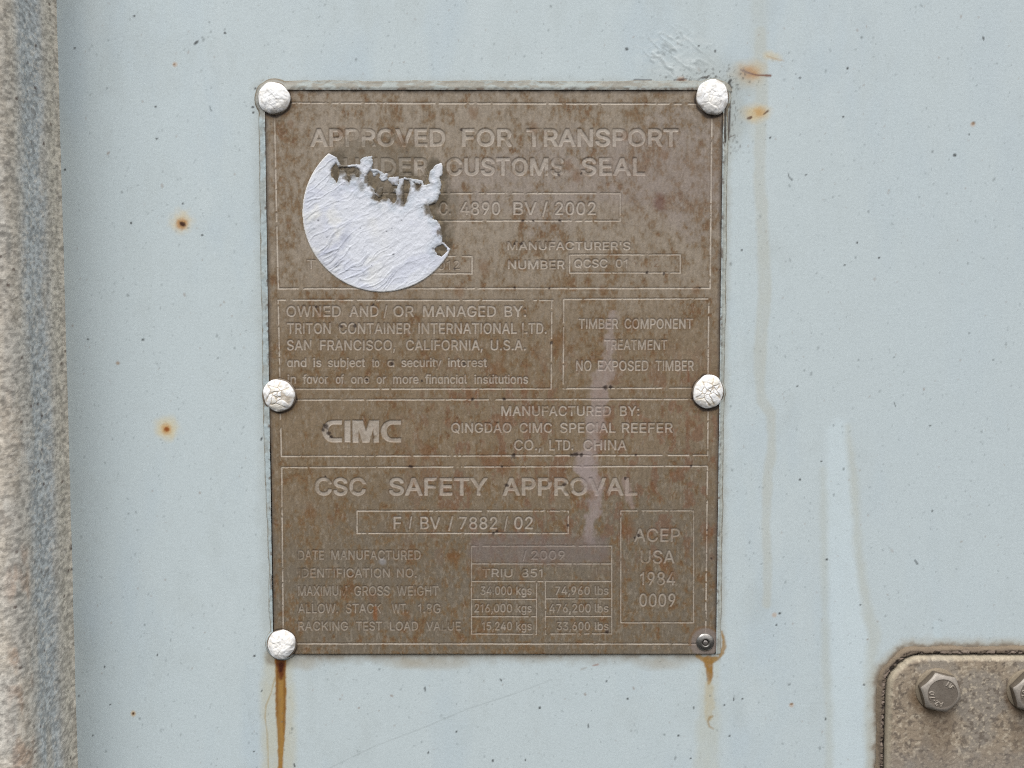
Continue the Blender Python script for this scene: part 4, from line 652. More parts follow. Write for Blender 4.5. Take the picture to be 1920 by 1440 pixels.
# the maker's block letters
parts.append(('maker_logo', None)); _pid = len(parts)
def _c(xl, xr):
    yt, yb = 787.8, 829.2; cy, ro = (yt + yb) / 2, (yb - yt) / 2
    th = np.linspace(math.pi / 2, 3 * math.pi / 2, 15)
    o = [(xr, yt)] + [(xl + ro + ro * math.cos(t), cy - ro * math.sin(t)) for t in th] + [(xr, yb), (xr, yb - 8)]
    i = [(xl + ro + 1 + (ro - 10) * math.cos(t), cy - (ro - 8) * math.sin(t)) for t in th[::-1]] + [(xr, yt + 8)]
    return o + i
_m = [(752, 187), (960, 187), (1025, 410), (1090, 187), (1285, 187), (1285, 635), (1175, 635), (1175, 340), (1095, 635), (955, 635), (875, 370), (875, 635), (760, 635)]
for P in (_c(604, 641), [(646, 788), (657, 788), (657, 829), (646, 829)], [(590 + x / 10.667, 770 + y / 10.667) for x, y in _m], _c(714, 752)):
    u, v = at([p[0] for p in P], [p[1] for p in P], PH)
    cut([np.stack([u, v], -1)], 1.5, 1.6, 0.0, 0.80, _pid)
# ruled boxes
frame([(514, 193, 1335, 195), (1335, 195, 1331.5, 541), (1331.5, 540.5, 522, 541), (521.5, 541, 514, 193)], hw=1.4)
frame([(521, 562.5, 1036.5, 563), (1034.5, 563, 1033.5, 729), (1033.5, 729, 525, 729.5), (525, 729.5, 521.5, 562.5)])
frame([(1057, 561, 1330, 560), (1329, 560, 1327.5, 727), (1328, 727.5, 1056, 728.5), (1056, 728.5, 1057, 561)])
frame([(525, 750, 1328, 748.5), (1328, 748.5, 1327, 853), (1327, 853.5, 528, 855.5), (527.5, 855.5, 525, 750)])
frame([(528, 876.5, 1326.5, 874), (1326.5, 874, 1323, 1206), (1323, 1207.5, 531, 1207), (531, 1207, 528, 876.5)])
box(680, 362.5, 1163, 414)
box(690, 480.5, 885, 513)
box(1068, 477.5, 1275.5, 511.5, hw=1.0)
box(669.5, 958, 1065.5, 1000)
frame([(884, 1023.5, 1147, 1023.5), (1147, 1023.5, 1147, 1188.5), (884, 1023.5, 884, 1188.5), (884, 1057, 1147, 1057), (884, 1090, 1147, 1090), (884, 1123.5, 1006, 1123.5), (1022.5, 1122.5, 1147, 1122.5),
       (884, 1156, 1006, 1156), (1022.5, 1155.5, 1147, 1155.5), (884, 1188.5, 1006, 1189), (1022.5, 1188.5, 1147, 1188), (1006, 1090, 1006, 1189), (1022.5, 1090, 1022.5, 1188.5)], 'table_line', hw=1.0, alpha=0.6)
box(1164, 957.5, 1300.5, 1167.5, hw=1.0, alpha=0.6)

# weathered metal
b1 = fbm(U, V, (34.0, 44.0), 700, 5, 0.62); b2 = fbm(U, V, (12.0, 17.0), 710, 4, 0.6); b3 = fbm(U, V, (3.0, 11.0), 720, 3); b4 = fbm(U, V, 180.0, 730, 3)
Cq = np.empty(U.shape + (3,)); Cq[...] = lin((146, 134, 119))
yv = (PV1 - V) / (PV1 - PV0)
b5 = fbm(U, V, (7.0, 11.0), 745, 3, 0.7)
mix(Cq, lin((144, 133, 125)), 0.6 * sstep(0.45, 0.62, b4) * sstep(0.6, 0.2, yv))
mix(Cq, lin((123, 106, 84)), 0.85 * sstep(0.22, 0.48, yv + 0.15 * (b4 - 0.5)))
mix(Cq, lin((111, 102, 89)), 0.88 * sstep(0.60, 0.85, yv + 0.2 * (b4 - 0.5)))
rr_ = 0.30 * b1 + 0.36 * b2 + 0.34 * b5 + 0.12 * (fbm(U, V, 150, 735, 2) - 0.5)
mix(Cq, lin((113, 97, 74)), 0.66 * sstep(0.38, 0.64, rr_))
mix(Cq, lin((114, 86, 54)), 0.52 * sstep(0.50, 0.66, rr_))
mix(Cq, lin((104, 70, 46)), 0.48 * sstep(0.59, 0.72, 0.25 * b1 + 0.4 * b2 + 0.35 * b5))
mix(Cq, lin((114, 76, 56)), 0.45 * sstep(0.52, 0.66, fbm(U, V, (16, 26), 750, 4)) * sstep(0.2, 0.45, (U - PU0) / (PU1 - PU0)) * sstep(0.4, 0.55, yv) * sstep(0.9, 0.75, yv))
mix(Cq, lin((150, 140, 126)), 0.35 * sstep(0.60, 0.72, fbm(U, V, (3.5, 8.0), 755, 3)))
Cq *= (1 + 0.30 * (b3 - 0.5) + 0.26 * (fbm(U, V, 2.4, 740, 2) - 0.5))[..., None]
mix(Cq, lin((84, 66, 50)), 0.42 * Rim * sstep(0.2, 0.5, wear2))
for x, y, r in ((664, 256, 13), (678, 246, 10), (694, 268, 6), (1010, 250, 9), (655, 318, 9), (684, 316, 8), (1045, 300, 8), (1060, 318, 9), (1150, 300, 10), (1182, 312, 7), (742, 300, 5), (1065, 915, 9), (820, 905, 8), (1130, 925, 12), (1030, 900, 5), (905, 920, 6), (850, 262, 5), (1200, 262, 6)):
    u_, v_ = at(x, y, PH); w_ = sstep(1.25, 0.6, np.hypot(U - u_, V - v_) / r + 0.8 * (wear2 - 0.5))
    Lm *= 1 - 0.9 * w_; E *= 1 - 0.75 * w_; Rim *= 1 - 0.7 * w_
# bare cut metal in the letters and rules, lost where the rust has grown over
al = Lm * sstep(0.18, 0.36, wear) * (0.72 + 0.6 * fbm(U, V, 60.0, 785, 3)) * (0.70 + 0.30 * sstep(0.3, 0.6, wear2))
mix(Cq, lin((182, 173, 162)), al * 0.85)
mix(Cq, lin((202, 192, 178)), Ln * 0.85)
KP = (Cq, Up, Vp)
_k = dict(h=PH)
# pale run down the middle, greyer ground around the table head
stroke(*KP, [(1150, 585, 5), (1147, 620, 10), (1140, 660, 14), (1130, 715, 17), (1122, 760, 18), (1112, 800, 16), (1108, 850, 15), (1100, 890, 15)], (152, 139, 133), 0.62, 6, 15, 15, seed=81, **_k)
stroke(*KP, [(1095, 865, 16), (1108, 900, 16), (1118, 930, 12), (1112, 960, 7), (1104, 985, 5), (1108, 1015, 6)], (151, 138, 135), 0.62, 6, 15, 15, seed=82, **_k)
stroke(*KP, [(1172, 900, 6), (1180, 935, 7), (1186, 950, 5)], (150, 132, 124), 0.6, 3, 4, 12, seed=83, **_k)
stroke(*KP, [(905, 1028, 26), (1000, 1030, 28), (1120, 1030, 24)], (119, 108, 104), 0.55, 10, 8, 24, seed=84, **_k)
ellipse(*KP, 717, 1053, 6.5, 6, 0, (140, 138, 138), 0.7, 0.5, 0.2, 85, **_k)
ellipse(*KP, 1245, 345, 120, 70, 0, (139, 124, 118), 0.25, 0.7, 0.3, 86, **_k)
ellipse(*KP, 1237, 378, 11, 15, 15, (96, 56, 44), 0.6, 0.5, 0.5, 87, **_k)
for x, y, r in ((888, 210, 9), (640, 245, 8), (545, 232, 6), (750, 265, 10), (1000, 240, 8), (1066, 310, 8), (1245, 290, 9), (1082, 330, 10), (1172, 255, 8), (908, 502, 11), (648, 478, 6), (1305, 545, 8),
                (1188, 605, 8), (935, 690, 14), (1015, 720, 10), (1046, 640, 12), (1128, 815, 9), (1140, 780, 8), (800, 850, 10), (912, 860, 12), (945, 872, 14), (850, 1045, 12), (770, 865, 10), (700, 1120, 9),
                (582, 960, 12), (620, 975, 6), (1180, 990, 14), (1262, 1078, 9), (1110, 930, 8), (762, 1155, 8), (704, 1150, 7), (905, 1075, 10), (1325, 1010, 12), (1296, 795, 9), (880, 740, 8), (1010, 875, 9),
                (640, 560, 7), (600, 590, 6), (860, 545, 9), (1130, 545, 8)):
    ellipse(*KP, x, y, r * 0.9, r * 1.25, 10, (112, 76, 42), 0.42, 0.6, 0.6, int(x + y), **_k)
stroke(*KP, [(1290, 685, 1.2), (1291, 715, 1.6)], (110, 66, 40), 0.6, 1.2, 0.8, 5, **_k)
stroke(*KP, [(703, 1140, 3), (704, 1160, 4)], (128, 78, 38), 0.6, 2, 2, 6, **_k)
# black pits where the rules and letters have broken through
for x, y, r in ((611, 800, 6), (616, 812, 5), (621, 819, 3.5), (606, 806, 3), (500, 214, 3), (511, 216, 3.4), (545, 193, 2), (1305, 192, 3.5), (1333, 217, 3.5), (524, 710, 3), (540, 715, 2.4), (551, 728, 3.2), (556, 749, 3.2), (524, 773, 3),
                (1300, 726, 3.4), (1298, 748, 2.4), (1328, 769, 2.5), (1034, 643, 3), (1135, 727, 5), (1145, 726, 4), (1080, 852, 5), (1072, 853, 4), (1090, 853, 4), (963, 855, 5), (1192, 853, 2.6), (941, 875, 2.6),
                (1296, 874, 2.6), (770, 875, 4), (886, 748, 3.5), (945, 748, 3.5), (932, 996, 3), (925, 1000, 3), (1065, 985, 2.6), (1197, 1004, 3.2), (1190, 1008, 2.2), (853, 504, 2.4), (830, 1228, 3), (791, 714, 2.4), (688, 712, 3), (735, 682, 4),
                (870, 682, 3.4), (665, 611, 4), (640, 612, 3.4), (593, 575, 3), (700, 571, 2.6), (978, 457, 4), (965, 457, 2.6), (1050, 414, 3), (980, 414, 3), (1000, 414, 2.4), (1213, 511, 3), (1245, 513, 2.6), (1312, 540, 2), (1030, 541, 2),
                (965, 539, 3), (1300, 1207, 2.6), (1303, 1199, 3), (1305, 1206, 2.4), (1334, 1047, 2.4), (1326, 994, 1.8), (1138, 1185, 4), (1172, 897, 3), (1058, 908, 4), (950, 910, 4), (610, 893, 2), (763, 285, 2.4), (865, 243, 3), (1048, 328, 3), (1090, 325, 2.6)):
    ellipse(*KP, x, y, r, r * 0.8, (x * 7) % 180, (50, 38, 34), 0.85, 0.45, 0.5, int(x), **_k)
# brown ghost of four stamped figures after the number
for ch, x0, x1 in (('6', 1183, 1194), ('1', 1199, 1203), ('5', 1209, 1220), ('2', 1226, 1237)):
    for g in _by_glyph(ch):
        u0, v0 = at(x0, 501, PH); u1, v1 = at(x1, 485, PH)
        iw = max(p[:, 0].max() for p in g)
        P = [np.stack([u0 + q[:, 0] * (u1 - u0) / iw, v0 + q[:, 1] * (v1 - v0)], -1) for q in g]
        al_ = np.concatenate(P)
        sj, si = win(Up, Vp, al_[:, 0].min() - 3, al_[:, 0].max() + 3, al_[:, 1].min() - 3, al_[:, 1].max() + 3)
        mix(Cq[sj, si], lin((104, 72, 44)), 0.6 * sstep(-0.8, 0.8, poly_sdf(P, U[sj, si], V[sj, si])) * sstep(0.3, 0.55, wear2[sj, si]))
# glue left by the torn sticker
SU, SV = at(714.5, 399.5, 5); SR = 145.5
rs = np.hypot(U - SU, V - SV)
mix(Cq, lin((104, 95, 80)), 0.5 * sstep(SR + 1, SR - 10, rs + 22 * (fbm(U, V, 20, 765, 3) - 0.5)) * sstep(0.36, 0.56, fbm(U, V, 18, 760, 4) + 0.35 * sstep(60, 20, np.abs(V - (SV + 75))) * (U < SU + 60)))
SH = PH + 0.6
def A2(P): # points read off an enlargement of the sticker
    P = np.array(P, float); u, v = at(540 + P[:, 0] / 4.8, 220 + P[:, 1] / 4.8, SH)
    return np.stack([u, v], -1)
torn = [(425, 360), (445, 395), (412, 420), (392, 445), (378, 480), (386, 545), (408, 552), (432, 606), (455, 570), (466, 505), (470, 478), (485, 486), (503, 512), (522, 548), (540, 600), (556, 572), (600, 556), (636, 540),
        (640, 600), (655, 652), (680, 652), (690, 602), (708, 575), (735, 610), (765, 645), (783, 690), (776, 742), (815, 762), (856, 738), (905, 738), (955, 788), (986, 732), (975, 665), (1002, 600), (1000, 562), (1034, 566), (1026, 620), (1036, 665),
        (1030, 795), (1058, 782), (1084, 705), (1106, 622), (1092, 575), (1128, 588), (1166, 658), (1196, 622), (1206, 612), (1248, 612), (1292, 600), (1270, 560), (1282, 492), (1330, 432), (1380, 405), (1392, 442), (1386, 505), (1352, 550), (1366, 600), (1360, 682), (1342, 740),
        (1318, 772), (1230, 790), (1242, 852), (1290, 912), (1342, 938), (1372, 1002), (1380, 1060), (1384, 1108), (1384, 1140), (1400, 1135), (1430, 1160), (1462, 1186), (1445, 1225)]
body = A2(torn)
ea = math.atan2(body[-1][1] - SV, body[-1][0] - SU); sa = math.atan2(body[0][1] - SV, body[0][0] - SU)
th = np.linspace(ea, sa - 2 * math.pi, 120)[1:-1]
rim = np.stack([SU + SR * np.cos(th), SV + SR * np.sin(th)], -1)
shape = [np.concatenate([body, rim])]
isl = [A2([(655, 385), (700, 358), (752, 355), (758, 420), (738, 465), (712, 500), (690, 524), (664, 490), (625, 448), (610, 440), (470, 446), (466, 438), (612, 430), (655, 430)]),
       A2([(420, 372), (432, 366), (470, 436), (462, 448)]), A2([(752, 470), (800, 474), (842, 502), (838, 512), (796, 486), (752, 482)]),
       A2([(1048, 545), (1130, 560), (1205, 576), (1214, 606), (1196, 590), (1126, 574), (1046, 556)]), A2([(765, 498), (795, 505), (780, 526), (768, 516)]), A2([(935, 545), (985, 548), (968, 590), (925, 580), (905, 560)]),
       A2([(812, 640), (850, 630), (845, 690), (815, 720), (800, 690)]), A2([(952, 640), (972, 650), (966, 670), (948, 672)]), A2([(850, 530), (900, 548), (880, 560), (850, 552)])]
hole = A2([(1318, 1192), (1345, 1160), (1390, 1142), (1428, 1176), (1432, 1204), (1412, 1226), (1384, 1256), (1344, 1238)])
sj, si = win(Up, Vp, SU - SR - 8, SU + SR + 8, SV - SR - 8, SV + SR + 8)
gd = poly_sdf(shape, U[sj, si], V[sj, si]); grs = np.hypot(U[sj, si] - SU, V[sj, si] - SV); gw = fbm(U[sj, si], V[sj, si], 7.0, 768, 4)
mix(Cq[sj, si], lin((82, 73, 58)), 0.8 * sstep(-24, -2, gd + 26 * (gw - 0.45)) * sstep(SR + 2, SR - 4, grs))
mix(Cq[sj, si], lin((136, 122, 100)), 0.6 * sstep(0.52, 0.66, fbm(U[sj, si], V[sj, si], 9.0, 769, 3)) * sstep(-16, -4, gd) * sstep(SR, SR - 6, grs))
# darker along the plate's own edge, grime and painted contact shade round the fasteners
mix(Cq, lin((88, 80, 72)), 0.7 * sstep(-9, -1, d + 5 * (wear2 - 0.5)) * ((U < PU0 + 20) | (V > PV1 - 20) | (U > PU1 - 20)))
mix(Cq, lin((44, 36, 32)), 0.85 * sstep(-3.0, -0.8, d + 2.2 * (wear - 0.5)) * (U < PU0 + 6) * sstep(-80, -160, V))
mix(Cq, lin((62, 54, 50)), 0.6 * sstep(-4.0, -0.8, d + 8 * (wear - 0.62)) * (U > PU1 - 6))
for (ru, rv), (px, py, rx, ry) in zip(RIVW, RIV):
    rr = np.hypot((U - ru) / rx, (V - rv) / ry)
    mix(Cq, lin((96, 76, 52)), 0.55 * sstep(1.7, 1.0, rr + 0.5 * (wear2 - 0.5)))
    mix(Cq, lin((40, 32, 27)), 0.85 * sstep(1.22, 1.10, rr + 0.16 * (wear2 - 0.5) + 0.10 * sstep(-10, 14, V - rv)))  # contact shade under the rivet painted in, widest on its lower side
rr = np.hypot(U - POPW[0], V - POPW[1])
mix(Cq, lin((130, 119, 112)), 0.8 * sstep(31, 25, rr + 6 * (wear2 - 0.5)))
mix(Cq, lin((118, 88, 54)), 0.5 * sstep(7, 2, np.abs(rr - 29) + 4 * wear2) * (V > POPW[1] - 8))
E *= 0.85 * (0.55 + 0.6 * fbm(U, V, 45.0, 780, 3))
Hq = PH - E + 0.30 * (fbm(U, V, 6.0, 770, 3) - 0.5) - 0.35 * sstep(0.60, 0.72, 0.4 * b1 + 0.6 * b2)
open_edge = np.maximum(sstep(PV0 + 6, PV0 + 2, V), sstep(-90, -160, V) * (U < PU0 + 8))
Hq = Hq - open_edge * 4.2 * sstep(-2.2, 0.6, d)
inside = d < 1.2
cin = inside[:-1, :-1] & inside[1:, :-1] & inside[:-1, 1:] & inside[1:, 1:]
pc = np.maximum(np.maximum(part[:-1, :-1], part[1:, :-1]), np.maximum(part[:-1, 1:], part[1:, 1:]))
pcu, pcv = (PU0 + PU1) / 2, PV0
plate = thing('data_plate', 'rusty brown rectangular metal plate covered with engraved approval lettering and ruled boxes', 'plate', pcu, pcv, 0)
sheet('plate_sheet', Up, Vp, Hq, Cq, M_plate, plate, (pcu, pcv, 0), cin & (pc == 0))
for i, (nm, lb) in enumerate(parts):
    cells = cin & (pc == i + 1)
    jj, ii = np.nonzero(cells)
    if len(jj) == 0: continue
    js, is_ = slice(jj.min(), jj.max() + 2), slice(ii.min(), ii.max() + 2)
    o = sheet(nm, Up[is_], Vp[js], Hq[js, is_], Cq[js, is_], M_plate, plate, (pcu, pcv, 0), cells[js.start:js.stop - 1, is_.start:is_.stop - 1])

# ------------------------------------------------------------------ torn round sticker
us = np.arange(SU - 150, SU + 150, 1.0); vs = np.arange(SV - 150, SV + 115, 1.0)
U, V = np.meshgrid(us, vs)
wob = 3.4 * (fbm(U, V, 6.0, 800, 4, 0.75) - 0.5)
ns = sstep(SR - 4, SR - 14, np.hypot(U - SU, V - SV))
Uw, Vw = U + wob * ns, V + 3.4 * (fbm(U, V, 6.0, 810, 4, 0.75) - 0.5) * ns
sd = poly_sdf(shape, Uw, Vw)
isl += [A2([(640, 440), (700, 498), (716, 560), (702, 640), (668, 658), (640, 600), (648, 540)]), A2([(838, 513), (892, 512), (884, 560), (842, 572), (828, 540)]), A2([(916, 548), (988, 540), (988, 604), (940, 612)]),
        A2([(478, 490), (500, 476), (520, 520), (540, 560), (522, 565)]), A2([(560, 520), (600, 512), (610, 556), (575, 560)]), A2([(1140, 560), (1190, 572), (1180, 600), (1150, 596)]), A2([(1290, 560), (1350, 540), (1372, 600), (1362, 690), (1300, 700)]), A2([(1000, 560), (1036, 556), (1030, 700), (1006, 720)]), A2([(1230, 800), (1262, 790), (1300, 900), (1278, 905)])]
for P in isl: sd = np.maximum(sd, poly_sdf([P], Uw, Vw))
sd = sd + 1.3 * ns
sd = np.minimum(sd, -poly_sdf([hole], Uw, Vw))
ang = math.radians(33)
pu, pv = (U - SU) * math.cos(ang) + (V - SV) * math.sin(ang), -(U - SU) * math.sin(ang) + (V - SV) * math.cos(ang)
wp = 26 * (fbm(U, V, 60.0, 820, 3) - 0.5)
cr1 = 1 - 2 * np.abs(fbm(pu, pv + wp, (120.0, 16.0), 830, 3) - 0.5); cr2 = 1 - 2 * np.abs(fbm(pu, pv + wp * 1.3, (60.0, 22.0), 840, 3) - 0.5)
crease = sstep(0.88, 1.0, cr1) + 0.7 * sstep(0.9, 1.0, cr2)
mask_c = 0.25 + 0.75 * np.clip(sstep(0.1, 0.9, (SU - U) / SR * 0.5 + np.abs(V - SV) / SR * 0.9), 0, 1)
tear = sstep(26, 4, sd) * sstep(SR - 6, SR - 26, np.hypot(U - SU, V - SV))
rip = fbm(U, V, 9.0, 850, 4) - 0.5
Hs = SH + 0.9 * sstep(-0.2, 1.6, sd) + 0.8 * crease * mask_c * sstep(1, 8, sd) + 1.0 * (fbm(pu, pv + wp, (70.0, 14.0), 860, 4) - 0.5) + 2.4 * tear * np.maximum(rip, -0.1) + 0.8 * (fbm(U, V, 5.0, 855, 3) - 0.5) * sstep(0, 3, sd)
Hs = np.maximum(Hs, SH - 0.2)
Hs = np.where(sd < 0.3, SH - 0.9, Hs)
Cs = np.empty(U.shape + (3,)); Cs[...] = lin((216, 219, 226))
s1 = fbm(U, V, 70.0, 870, 4)
mix(Cs, lin((222, 221, 214)), 0.7 * sstep(0.4, 0.6, s1) * sstep(40, -60, U - SU))
mix(Cs, lin((196, 200, 214)), 0.55 * sstep(0.5, 0.66, fbm(pu, pv, (50.0, 30.0), 880, 4)))
mix(Cs, lin((168, 172, 184)), 0.45 * crease * mask_c * sstep(0.35, 0.6, fbm(U, V, 30, 885, 3)))
mix(Cs, lin((180, 190, 200)), 0.55 * tear * sstep(0.35, 0.6, fbm(U, V, 12, 890, 3)))
mix(Cs, lin((232, 228, 218)), 0.5 * sstep(4, 1, sd) * sstep(SR - 5, SR - 2, np.hypot(U - SU, V - SV)))
mix(Cs, lin((166, 166, 164)), 0.5 * sstep(7, 1, sd + 6 * (fbm(U, V, 6, 895, 3) - 0.5)) * sstep(SR - 4, SR - 12, np.hypot(U - SU, V - SV)))
KS = (Cs, us, vs)
for x, y, rx_, ry_ in ((642, 318, 8, 13), (652, 332, 6, 9), (668, 322, 12, 7), (703, 345, 10, 8), (712, 356, 11, 10), (722, 366, 12, 9), (738, 374, 8, 7), (706, 371, 8, 5), (736, 352, 7, 9), (758, 358, 7, 17), (757, 376, 5, 9), (783, 350, 6, 6), (690, 336, 6, 9), (806, 392, 9, 10), (815, 384, 6, 7), (826, 436, 6, 6)):
    ellipse(*KS, x, y, rx_ * 1.15, ry_ * 1.15, -25, (96, 84, 64), 0.85, 0.45, 0.75, int(x * 3 + y), h=SH)
ellipse(*KS, 647, 447, 13, 8, 60, (150, 154, 172), 0.55, 0.7, 0.6, 91, h=SH)
ellipse(*KS, 678, 619 - 270, 4, 9, 0, (150, 150, 150), 0.8, 0.4, 0.2, 92, h=SH)
stroke(*KS, [(600, 520 - 40, 3), (618, 468, 3.5), (640, 455, 2)], (168, 172, 190), 0.5, 3, 3, 9, h=SH)
for x, y, r in ((597, 413, 2.2), (753, 413, 1.3), (735, 428, 1.4), (676, 428, 1.2), (738, 477, 2.2), (697, 498, 1.2), (725, 434, 1.2), (613, 445, 1.2), (812, 466, 2.6)):
    ellipse(*KS, x, y, r, r * 0.8, 20, (96, 98, 104), 0.7, 0.4, h=SH)
ks = sd > -0.9
cells = ks[:-1, :-1] & ks[1:, :-1] & ks[:-1, 1:] & ks[1:, 1:]
st = sheet('round_sticker', us, vs, Hs, Cs, M_paper, cells=cells)
tag(st, 'torn round white blank sticker with a ragged top edge stuck on the rusty data plate', 'sticker')

# ------------------------------------------------------------------ painted rivets
def cap(seed, rx, ry, hgt, style):
    """A domed rivet head thick with paint: its mesh and colours, centred on its axis."""
    r_ = np.random.default_rng(seed)
    nr, na = 56, 128
    rho = np.linspace(0, 1, nr + 1)[1:]; th = np.arange(na) * 2 * math.pi / na
    R, T = np.meshgrid(rho, th, indexing='ij')
    wob = 1 + 0.035 * np.cos(2 * T + r_.uniform(0, 6)) + 0.025 * np.cos(3 * T + r_.uniform(0, 6)) + 0.015 * np.cos(7 * T + r_.uniform(0, 6))
    X, Y = R * np.cos(T) * rx * wob, R * np.sin(T) * ry * wob
    Z = hgt * (1 - R ** 2.6) ** 0.62
    n = 16 if style == 'shell' else 11
    sx = np.array([(r_.uniform(0.02, 0.78), r_.uniform(0, 6.28)) for _ in range(n)])
    sx = np.stack([sx[:, 0] * np.cos(sx[:, 1]) * rx, sx[:, 0] * np.sin(sx[:, 1]) * ry], -1)
    wx, wy = 5 * (fbm(X, Y, 9, seed + 1, 3) - 0.5), 5 * (fbm(X, Y, 9, seed + 2, 3) - 0.5)
    D = np.hypot(X[..., None] + wx[..., None] - sx[:, 0], Y[..., None] + wy[..., None] - sx[:, 1])
    o = np.argsort(D, -1); Ds = np.take_along_axis(D, o, -1)
    edge = Ds[..., 1] - Ds[..., 0]
    hts = r_.uniform(-1, 1, n)[o[..., 0]]
    near = sstep(1.0, 0.75, R)
    crack = sstep(1.9, 0.2, edge) * near * sstep(0.25, 0.5, fbm(X, Y, 14, seed + 3, 2) + (0.15 if style == 'shell' else -0.02))
    Z = Z + (0.8 if style == 'shell' else 0.55) * hts * near * sstep(0, 4, edge) - (1.1 if style == 'shell' else 0.4) * crack + (2.0 if style == 'shell' else 3.4) * (fbm(X, Y, 12, seed + 4, 3) - 0.5) * sstep(1.0, 0.88, R) + 0.9 * (fbm(X, Y, 4.5, seed + 5, 3) - 0.5)
    Z = np.where(R > 0.985, np.minimum(Z, 0.0), Z)
    Z[-1] = -5.0
    Cc = np.empty(R.shape + (3,)); Cc[...] = lin((247, 247, 246))
    tint = fbm(X, Y, 16, seed + 6, 3)
    mix(Cc, lin((238, 231, 216)), (0.75 if style == 'shell' else 0.3) * sstep(0.42, 0.62, tint) * near)
    mix(Cc, lin((176, 158, 130)), (0.75 if style == 'shell' else 0.2) * crack)
    mix(Cc, lin((176, 164, 146)), 0.5 * sstep(0.5, 0.64, fbm(X, Y, 6, seed + 8, 4)) * sstep(0.45, 0.95, R))
    mix(Cc, lin((120, 108, 92)), 0.6 * sstep(0.985, 1.0, R))
    co = [np.array([[0, -Z[0].mean() * S, 0]])] + [np.stack([X[k] * S, -Z[k] * S, Y[k] * S], -1) for k in range(nr)]
    cc = [Cc[0].mean(0)[None]] + [Cc[k] for k in range(nr)]
    a_ = np.arange(na); b_ = (a_ + 1) % na
    quads = np.concatenate([np.stack([1 + k * na + a_, 1 + (k + 1) * na + a_, 1 + (k + 1) * na + b_, 1 + k * na + b_], -1) for k in range(nr - 1)])
    me = mesh_from('paint_cap', np.concatenate(co), quads, np.concatenate(cc))
    bm = bmesh.new(); bm.from_mesh(me); bm.verts.ensure_lookup_table()
    for i in range(na): bm.faces.new((bm.verts[0], bm.verts[1 + i], bm.verts[1 + (i + 1) % na])).smooth = True
    bm.to_mesh(me); bm.free()
    return me
lab = ['white painted rivet at the top corner of the plate nearest the corner post',
       'white painted rivet at the top corner of the plate beside the rust stained gouges',
       'cream crazed white rivet halfway up the plate edge facing the post',
       'cream cracked white rivet halfway up the plate edge beside the timber treatment box',
       'smooth round white rivet with a rust run streaming down from under it']
sty = ['wrinkle', 'wrinkle', 'shell', 'shell', 'wrinkle']
for i, ((ru, rv), (px, py, rx, ry)) in enumerate(zip(RIVW, RIV)):
    ru, rv = float(ru), float(rv)
    root = thing('painted_rivet', lab[i], 'rivet', ru, rv, 5.5, 'white painted rivets holding the plate')
    co, f = lathe([(rx + 1.5, -5.4), (rx + 2.2, -2.5), (rx + 1.0, -0.6), (rx * 0.6, -0.2), (0.01, -0.2)])
    cf = np.empty((len(co), 3)); cf[...] = lin((120, 108, 94))
    obj('flange', mesh_from('flange', co, f, cf), M_bead, root)
    obj('paint_cap', cap(900 + 17 * i, rx, ry, 9.3, sty[i]), M_white, root)

# the one bare pop rivet
root = thing('bare_rivet', 'small bare steel blind rivet with a hollow centre at the unpainted plate corner', 'rivet', POPW[0], POPW[1], PH)
co, f = lathe([(17.2, -0.8), (17.2, 0.6), (16.4, 1.8), (13.5, 3.4), (10.5, 4.6), (8.2, 5.2), (7.0, 5.1), (6.3, 4.2), (6.0, 1.0), (0.01, 0.6)])
obj('head', mesh_from('head', co, f, None), nodes_for('bare_rivet_steel', 0.35, 0.85, ((3.0, 0.12),), ((2.5, 0.15),), flat=lin((150, 147, 142))), root)
co, f = lathe([(4.6, 0.6), (4.6, 3.4), (4.0, 4.2), (2.2, 4.5), (0.01, 4.4)], 40)
obj('mandrel', mesh_from('mandrel', co, f, None), nodes_for('mandrel_steel', 0.4, 0.8, ((2.5, 0.12),), ((2.5, 0.2),), flat=lin((158, 152, 148))), root)

# ------------------------------------------------------------------ bracket plate, its sealing strip and bolts
Ug = np.arange(BU0 - 26, BU0 + 520, 2.0); Vg = np.arange(BV1 - 470, BV1 + 26, 2.0)
Ug = np.concatenate([np.arange(BU0 - 26, BU0 + 300, 1.5), np.arange(BU0 + 300, BU0 + 620, 8.0)])
Vg = np.concatenate([np.arange(BV1 - 640, BV1 - 290, 8.0), np.arange(BV1 - 290, BV1 + 26, 1.5)])
U, V = np.meshgrid(Ug, Vg)
bd = bracket_sdf(U, V)
jag = fbm(U, V, 11.0, 1000, 4) - 0.5
BH = 15.0
inn = -bd
Hg = BH * sstep(-0.5, 1.6, inn) - 4.5 * sstep(9.0, 1.0, inn) ** 1.5 * sstep(-0.5, 1.6, inn) + 0.9 * jag * sstep(2, 6, inn) + 0.7 * (fbm(U, V, 4.0, 1010, 2) - 0.5)
Cg = np.empty(U.shape + (3,)); Cg[...] = lin((153, 143, 129))
q1, q2, q3 = fbm(U, V, 7.0, 1020, 3), fbm(U, V, 60.0, 1030, 4), fbm(U, V, 5.0, 1040, 3)
mix(Cg, lin((138, 130, 120)), 0.7 * sstep(0.4, 0.6, q2) )
mix(Cg, lin((150, 131, 107)), 0.45 * sstep(0.55, 0.4, q2))
mix(Cg, lin((104, 94, 84)), 0.75 * sstep(0.56, 0.68, q1))
mix(Cg, lin((190, 178, 158)), 0.7 * sstep(0.60, 0.72, q3))
mix(Cg, lin((140, 134, 128)), 0.5 * sstep(-150, -230, V - BV1))
mix(Cg, lin((178, 168, 146)), 0.6 * sstep(9, 2, inn + 3 * jag))  # pale rim: light on the rounded edge put into the colour
BOLT = [tuple(float(q) for q in at(1756.5, 1292.5, BH + 1)), tuple(float(q) for q in at(1927.5, 1293.5, BH + 1))]
